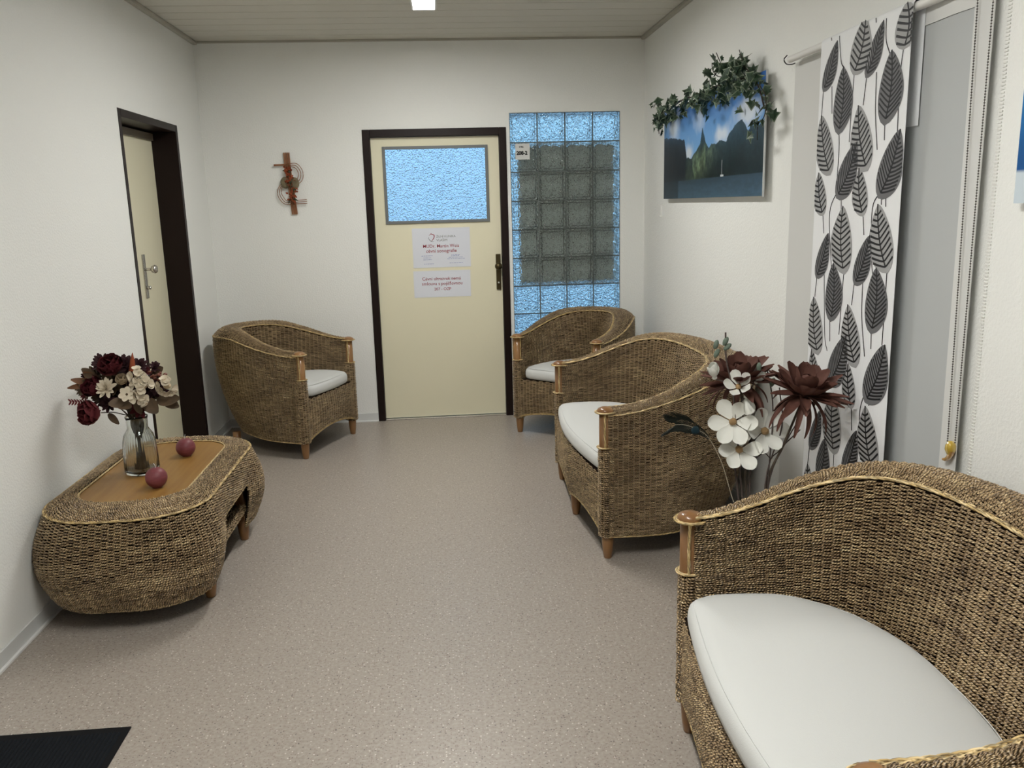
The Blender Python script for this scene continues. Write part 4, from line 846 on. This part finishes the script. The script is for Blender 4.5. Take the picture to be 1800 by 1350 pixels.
for a in ((.38, -2.55, .765, .10, .055, (1, 0, .0), OLV), (.34, -2.56, .775, .075, .06, (.5, 0, -.6), OLV), (.40, -2.53, .77, .075, .05, (.6, 0, -.35), OLV), (.245, -2.60, .775, .07, .045, (.7, -.2, -.3), OLV), (.275, -2.6, .775, .06, .045, (-.8, -.2, -.1), OLV),
          (.14, -2.54, .845, .085, .03, (-.8, 0, .12), BRZ), (.16, -2.55, .855, .065, .035, (-.5, -.2, .5), BRZ), (.18, -2.56, .86, .07, .03, (-.6, -.2, .35), OLV), (.20, -2.55, .855, .06, .035, (.1, -.3, .9), OLV), (.115, -2.54, .84, .075, .022, (-1, 0, -.1), BRZ), (.19, -2.56, .722, .06, .03, (.5, 0, -.5), OLV), (.15, -2.54, .87, .06, .035, (-.6, 0, .5), OLV), (.30, -2.56, .765, .055, .03, (.2, 0, -.6), OLV), (.36, -2.50, .86, .06, .03, (.7, 0, .5), OLV)):
    bleaf(L3(*a[:3]), a[3], a[4], a[5], a[6], random.uniform(-.4, .4))
V, F, w_ = tube_data([L3(.295, -2.54, .89), L3(.301, -2.54, .93), L3(.305, -2.54, .963)], [.013, .009, .001], 10); np_mesh('rust_spike', V, F, RUST, bq)
fern = np_mesh('fern_sprig', *tube_data([L3(.14, -2.54, .765), L3(.09, -2.55, .772), L3(.045, -2.55, .776)], .0012, 5)[:2], MAR, bq)
fm = petal_me('leaflet', .016, .006, MAR, .2, .2)
for k_ in range(8):
    for sg in (-1, 1): put(fm, 'leaflet', fern, Matrix.Translation(L3(.125 - .011 * k_, -2.55, .768 + .001 * k_)) @ Matrix.Rotation(PI / 2, 4, 'X') @ Matrix.Rotation(PI / 2 - sg * .9, 4, 'Z'))
bm_ = mat('rust_berry', (.16, .05, .03), .4)
for k_ in range(14): ball('berry', random.uniform(.006, .009), bm_, bq, Matrix.Translation(L3(.395 + random.gauss(0, .016), -2.54 + random.gauss(0, .012), .868 + random.gauss(0, .012))))
for k_, p in enumerate(stems):
    a_ = 2.4 * k_; b0 = Vector((.030 * math.cos(a_) * .9, .030 * math.sin(a_), .016)); nk = Vector((.022 * math.cos(a_ + 2.6), .022 * math.sin(a_ + 2.6), .225))
    q = p + Vector((0, .03, -.01)); V, F, w_ = tube_data(spline([b0, b0.lerp(nk, .5), nk, nk.lerp(q, .55) + Vector((0, 0, .015)), q], 5), .0021, 6); np_mesh('stem', V, F, STG, bq)

# ================================================================== TALL ARRANGEMENT BETWEEN THE LOVESEATS
fvx, fvy = 2.62, -3.24
fv_ = lathe('floor_vase', [(0, 0), (.075, 0), (.085, .01), (.10, .10), (.105, .20), (.085, .30), (.055, .36), (.052, .40), (.062, .42), (.055, .42), (.046, .40), (.048, .36), (.076, .30), (.094, .20), (.088, .10), (.070, .02), (0, .02)], mat('dark_brown_ceramic', (.05, .03, .02), .3), None, 40); fv_.location = (fvx, fvy, 0)
tag(fv_, 'dark floor vase hidden behind the nearest loveseat, holding the tall flowers', 'vase')
FV = Vector((fvx, fvy, .0))
MAG = mat('white_magnolia_petal', (.80, .80, .74), .55, .3); MAGC = mat('tan_magnolia_core', (.36, .23, .11), .9, bump=(200, .003)); TWG = mat('grey_brown_twig', (.085, .062, .055), .7); BUD = mat('grey_green_bud', (.13, .17, .13), .7)
BRN = mat('chocolate_petal', (.105, .046, .034), .65, .3, var=(20, (.15, .066, .050)))
def rel(x_, y_, z_): return Vector((x_, y_, z_)) - FV
def tw(parent, pts, r_, name='stem', m=None):
    V, F, w_ = tube_data(spline([Vector(p) - FV for p in pts], 6), r_, 7); return np_mesh(name, V, F, m or TWG, parent)
pmag = petal_me('petal', .080, .052, MAG, .30, .45, 1.55, 6, 8, .06); pms = petal_me('petal', .055, .040, MAG, .6, .9, 1.2)
def magnolia(parent, p, d, R=1., n=6, elev=.15):
    B_ = Matrix.Translation(rel(*p)) @ axis_frame(d, random.random() * 6); c = ball('blossom_core', .0135 * R, MAGC, parent, B_ @ Matrix.Translation((0, 0, .006)), sq=1.3, bumpy=.12)
    ring_petals(pmag, 'petal', c, Matrix.Translation((0, 0, -.008)), n, elev, .006, random.random() * 6, .14, R)
def budf(parent, p, d, R=1.):
    B_ = Matrix.Translation(rel(*p)) @ axis_frame(d, random.random() * 6); c = ball('bud_core', .009 * R, MAG, parent, B_); ring_petals(pms, 'petal', c, Matrix(), 4, .95, .003, 0, .15, R)
b1 = empty('magnolia_branch', FV, 0, 'artificial branch with the large white magnolia blossoms, lowest of the tall flowers', 'flower')
tw(b1, [(2.60, -3.24, .10), (2.56, -3.235, .48), (2.548, -3.205, .62), (2.545, -3.20, .72), (2.55, -3.20, .80)], .0038)
magnolia(b1, (2.557, -3.235, .648), (-.15, -1, .45), 1.0, 6); magnolia(b1, (2.535, -3.23, .748), (-.35, -1, .35), 1.0, 6); magnolia(b1, (2.592, -3.20, .745), (.5, -.8, .5), .8, 5)
b2 = empty('magnolia_branch', FV, 0, 'artificial branch carrying one wide-open white magnolia facing the viewer, right of the others', 'flower')
tw(b2, [(2.63, -3.24, .10), (2.60, -3.235, .50), (2.625, -3.21, .64), (2.649, -3.20, .70)], .0034); magnolia(b2, (2.649, -3.225, .708), (.15, -1, .3), 1.02, 6)
tw(b2, [(2.615, -3.215, .60), (2.66, -3.20, .62), (2.685, -3.20, .60)], .0018); budf(b2, (2.69, -3.20, .598), (.4, -.3, -.6), .45)
b3 = empty('magnolia_branch', FV, 0, 'tall twig with white magnolia buds and half-open blossom beside the brown bloom', 'flower')
tw(b3, [(2.62, -3.25, .10), (2.57, -3.24, .50), (2.55, -3.23, .72), (2.53, -3.225, .87), (2.512, -3.22, .95), (2.506, -3.22, 1.0), (2.504, -3.22, 1.06)], .0030)
magnolia(b3, (2.548, -3.24, .872), (-.4, -.8, .7), .72, 5, .45); budf(b3, (2.578, -3.24, .838), (.1, -.4, -1), 1.15); budf(b3, (2.470, -3.22, .905), (-.3, -.3, 1), 1.0); budf(b3, (2.612, -3.23, .885), (.5, -.2, .8), .8)
tw(b3, [(2.53, -3.225, .87), (2.50, -3.22, .89), (2.47, -3.22, .90)], .002); tw(b3, [(2.545, -3.23, .80), (2.60, -3.22, .86), (2.62, -3.22, .93)], .002)
for p in ((2.505, -3.22, 1.03), (2.512, -3.22, 1.01), (2.472, -3.22, 1.02), (2.475, -3.22, .99), (2.625, -3.22, .935), (2.606, -3.22, .90), (2.675, -3.22, .88)): ball('bud', .009, BUD, b3, Matrix.Translation(rel(*p)) @ Matrix.Rotation(random.random(), 4, 'Y'), sq=1.9)
def bigbloom(name, lab, p, d, R, stem):
    e_ = empty(name, FV, 0, lab, 'flower', 'large chocolate brown artificial blooms'); B_ = Matrix.Translation(rel(*p)) @ axis_frame(d, .4)
    c = ball('bloom_core', R * .16, BRN, e_, B_)
    up = petal_me('petal', R * .82, R * .42, BRN, .5, .5, 1.25, 6, 7); mid = petal_me('petal', R * 1.0, R * .24, BRN, .6, .15, .9, 4, 8); low = petal_me('petal', R * 1.1, R * .13, BRN, .7, -1.1, 1.0, 3, 10, .2)
    inn = petal_me('petal', R * .5, R * .36, BRN, .7, 1.1, 1.3)
    ring_petals(inn, 'petal', c, Matrix(), 5, 1.0, R * .06); ring_petals(up, 'petal', c, Matrix(), 7, .78, R * .06, 0, .2, .9); ring_petals(up, 'petal', c, Matrix(), 9, .42, R * .06, .3, .2); ring_petals(mid, 'petal', c, Matrix(), 11, .25, R * .06, 0, .25); ring_petals(mid, 'petal', c, Matrix(), 9, -.1, R * .06, .3, .3); ring_petals(low, 'petal', c, Matrix(), 13, -.35, R * .05, 0, .3)
    tw(e_, stem, .0042, m=mat('thick_brown_stem', (.10, .075, .055), .7)); return e_
bigbloom('brown_bloom', 'large spiky chocolate brown bloom with drooping petals, right one in front of the banner', (2.764, -3.274, .845), (.12, -.3, 1), .143, [(2.64, -3.24, .10), (2.66, -3.235, .50), (2.71, -3.25, .66), (2.755, -3.265, .80), (2.764, -3.274, .845)])
bigbloom('brown_bloom', 'large chocolate brown bloom above the white magnolias, left of the two brown ones', (2.580, -3.16, .872), (-.1, -.12, 1), .140, [(2.62, -3.22, .10), (2.60, -3.20, .50), (2.59, -3.17, .77), (2.580, -3.16, .872)])
fe = empty('peacock_feather', FV, 0, 'dark drooping peacock feather pointing left of the white magnolias', 'feather')
quill = [(2.61, -3.25, .10), (2.575, -3.25, .36), (2.535, -3.24, .48), (2.50, -3.23, .60), (2.455, -3.22, .69), (2.411, -3.22, .725), (2.37, -3.22, .742), (2.335, -3.22, .745)]
Q = tw(fe, quill, .0013, 'quill', mat('pale_quill', (.45, .40, .30), .5)); QP = spline([Vector(p) - FV for p in quill], 10); FB = mat('dark_green_barb', (.006, .009, .005), .7); A = Acc()
for k_ in range(420):
    t_ = .58 + .42 * k_ / 420; P_ = QP[int(t_ * (len(QP) - 1))]; T_ = QP[min(len(QP) - 1, int(t_ * (len(QP) - 1)) + 1)] - QP[int(t_ * (len(QP) - 1)) - 1]; T_ /= np.linalg.norm(T_); s_ = np.cross(T_, [0, 1, 0]); L_ = .062 * math.sin(min(1, (t_ - .56) / .30) * PI / 2) * (1 if t_ < .92 else (1.0 - t_) / .08 * .6 + .4)
    for sg in (-1, 1): A.tube([P_, P_ + (T_ * .5 + s_ * sg * .55) * L_ * .5, P_ + (T_ * 1.1 + s_ * sg * .6) * L_ + np.array([0, random.gauss(0, .004), -.006])], [.0014, .0013, .0007], 4)
A.obj('barbs', FB, fe)['kind'] = 'stuff'
ey = ball('feather_eye', .016, mat('feather_eye_teal', (.01, .03, .04), .4), fe, Matrix.Translation(rel(2.405, -3.223, .722)) @ Matrix.Rotation(PI / 2, 4, 'X'), sq=.15)
tg = empty('brown_twigs', FV, 0, 'bundle of bare reddish brown twigs leaning right of the white magnolias', 'twigs')
for pts in ([(2.66, -3.26, .1), (2.66, -3.25, .5), (2.74, -3.22, .68), (2.83, -3.20, .80)], [(2.65, -3.27, .1), (2.65, -3.25, .52), (2.71, -3.23, .72), (2.70, -3.22, .86)], [(2.655, -3.25, .1), (2.66, -3.24, .55), (2.72, -3.20, .63), (2.79, -3.20, .70)], [(2.66, -3.26, .1), (2.66, -3.25, .5), (2.68, -3.22, .78), (2.66, -3.2, .93)]): tw(tg, pts, .0022, 'twig')

# ---- entrance mat
mt = empty('entrance_mat', (.30, -4.0, 0), 0, 'dark ribbed entrance mat with black border in the bottom left corner', 'mat')
RUB = mat('black_rubber', (.007, .007, .008), .8, .15); CARP = mat('charcoal_ribbed_pile', (.012, .014, .017), .95, .1, bump=(400, .002))
boxes('mat_border', [(-.285, .269, -.50, .360, .0, .004)], RUB, mt, bev=.0015)
A = Acc(); prof_ = [(-1, 0), (-.7, .6), (0, 1), (.7, .6), (1, 0)]
for k_ in range(40):
    x0 = -.255 + k_ * .0128; nn2 = 60; ys = np.linspace(-.47, .330, nn2)
    V = np.array([[x0 + a_ * .0054 + .0007 * math.sin(j * 1.7 + k_), y_, .0035 + .0045 * b_ * (1 + .15 * math.sin(j * 2.3 + k_ * 1.3))] for j, y_ in enumerate(ys) for a_, b_ in prof_])
    A.add(V, [(j * 5 + i, j * 5 + i + 1, (j + 1) * 5 + i + 1, (j + 1) * 5 + i) for j in range(nn2 - 1) for i in range(4)])
A.obj('ribbed_pile', CARP, mt)['kind'] = 'stuff'
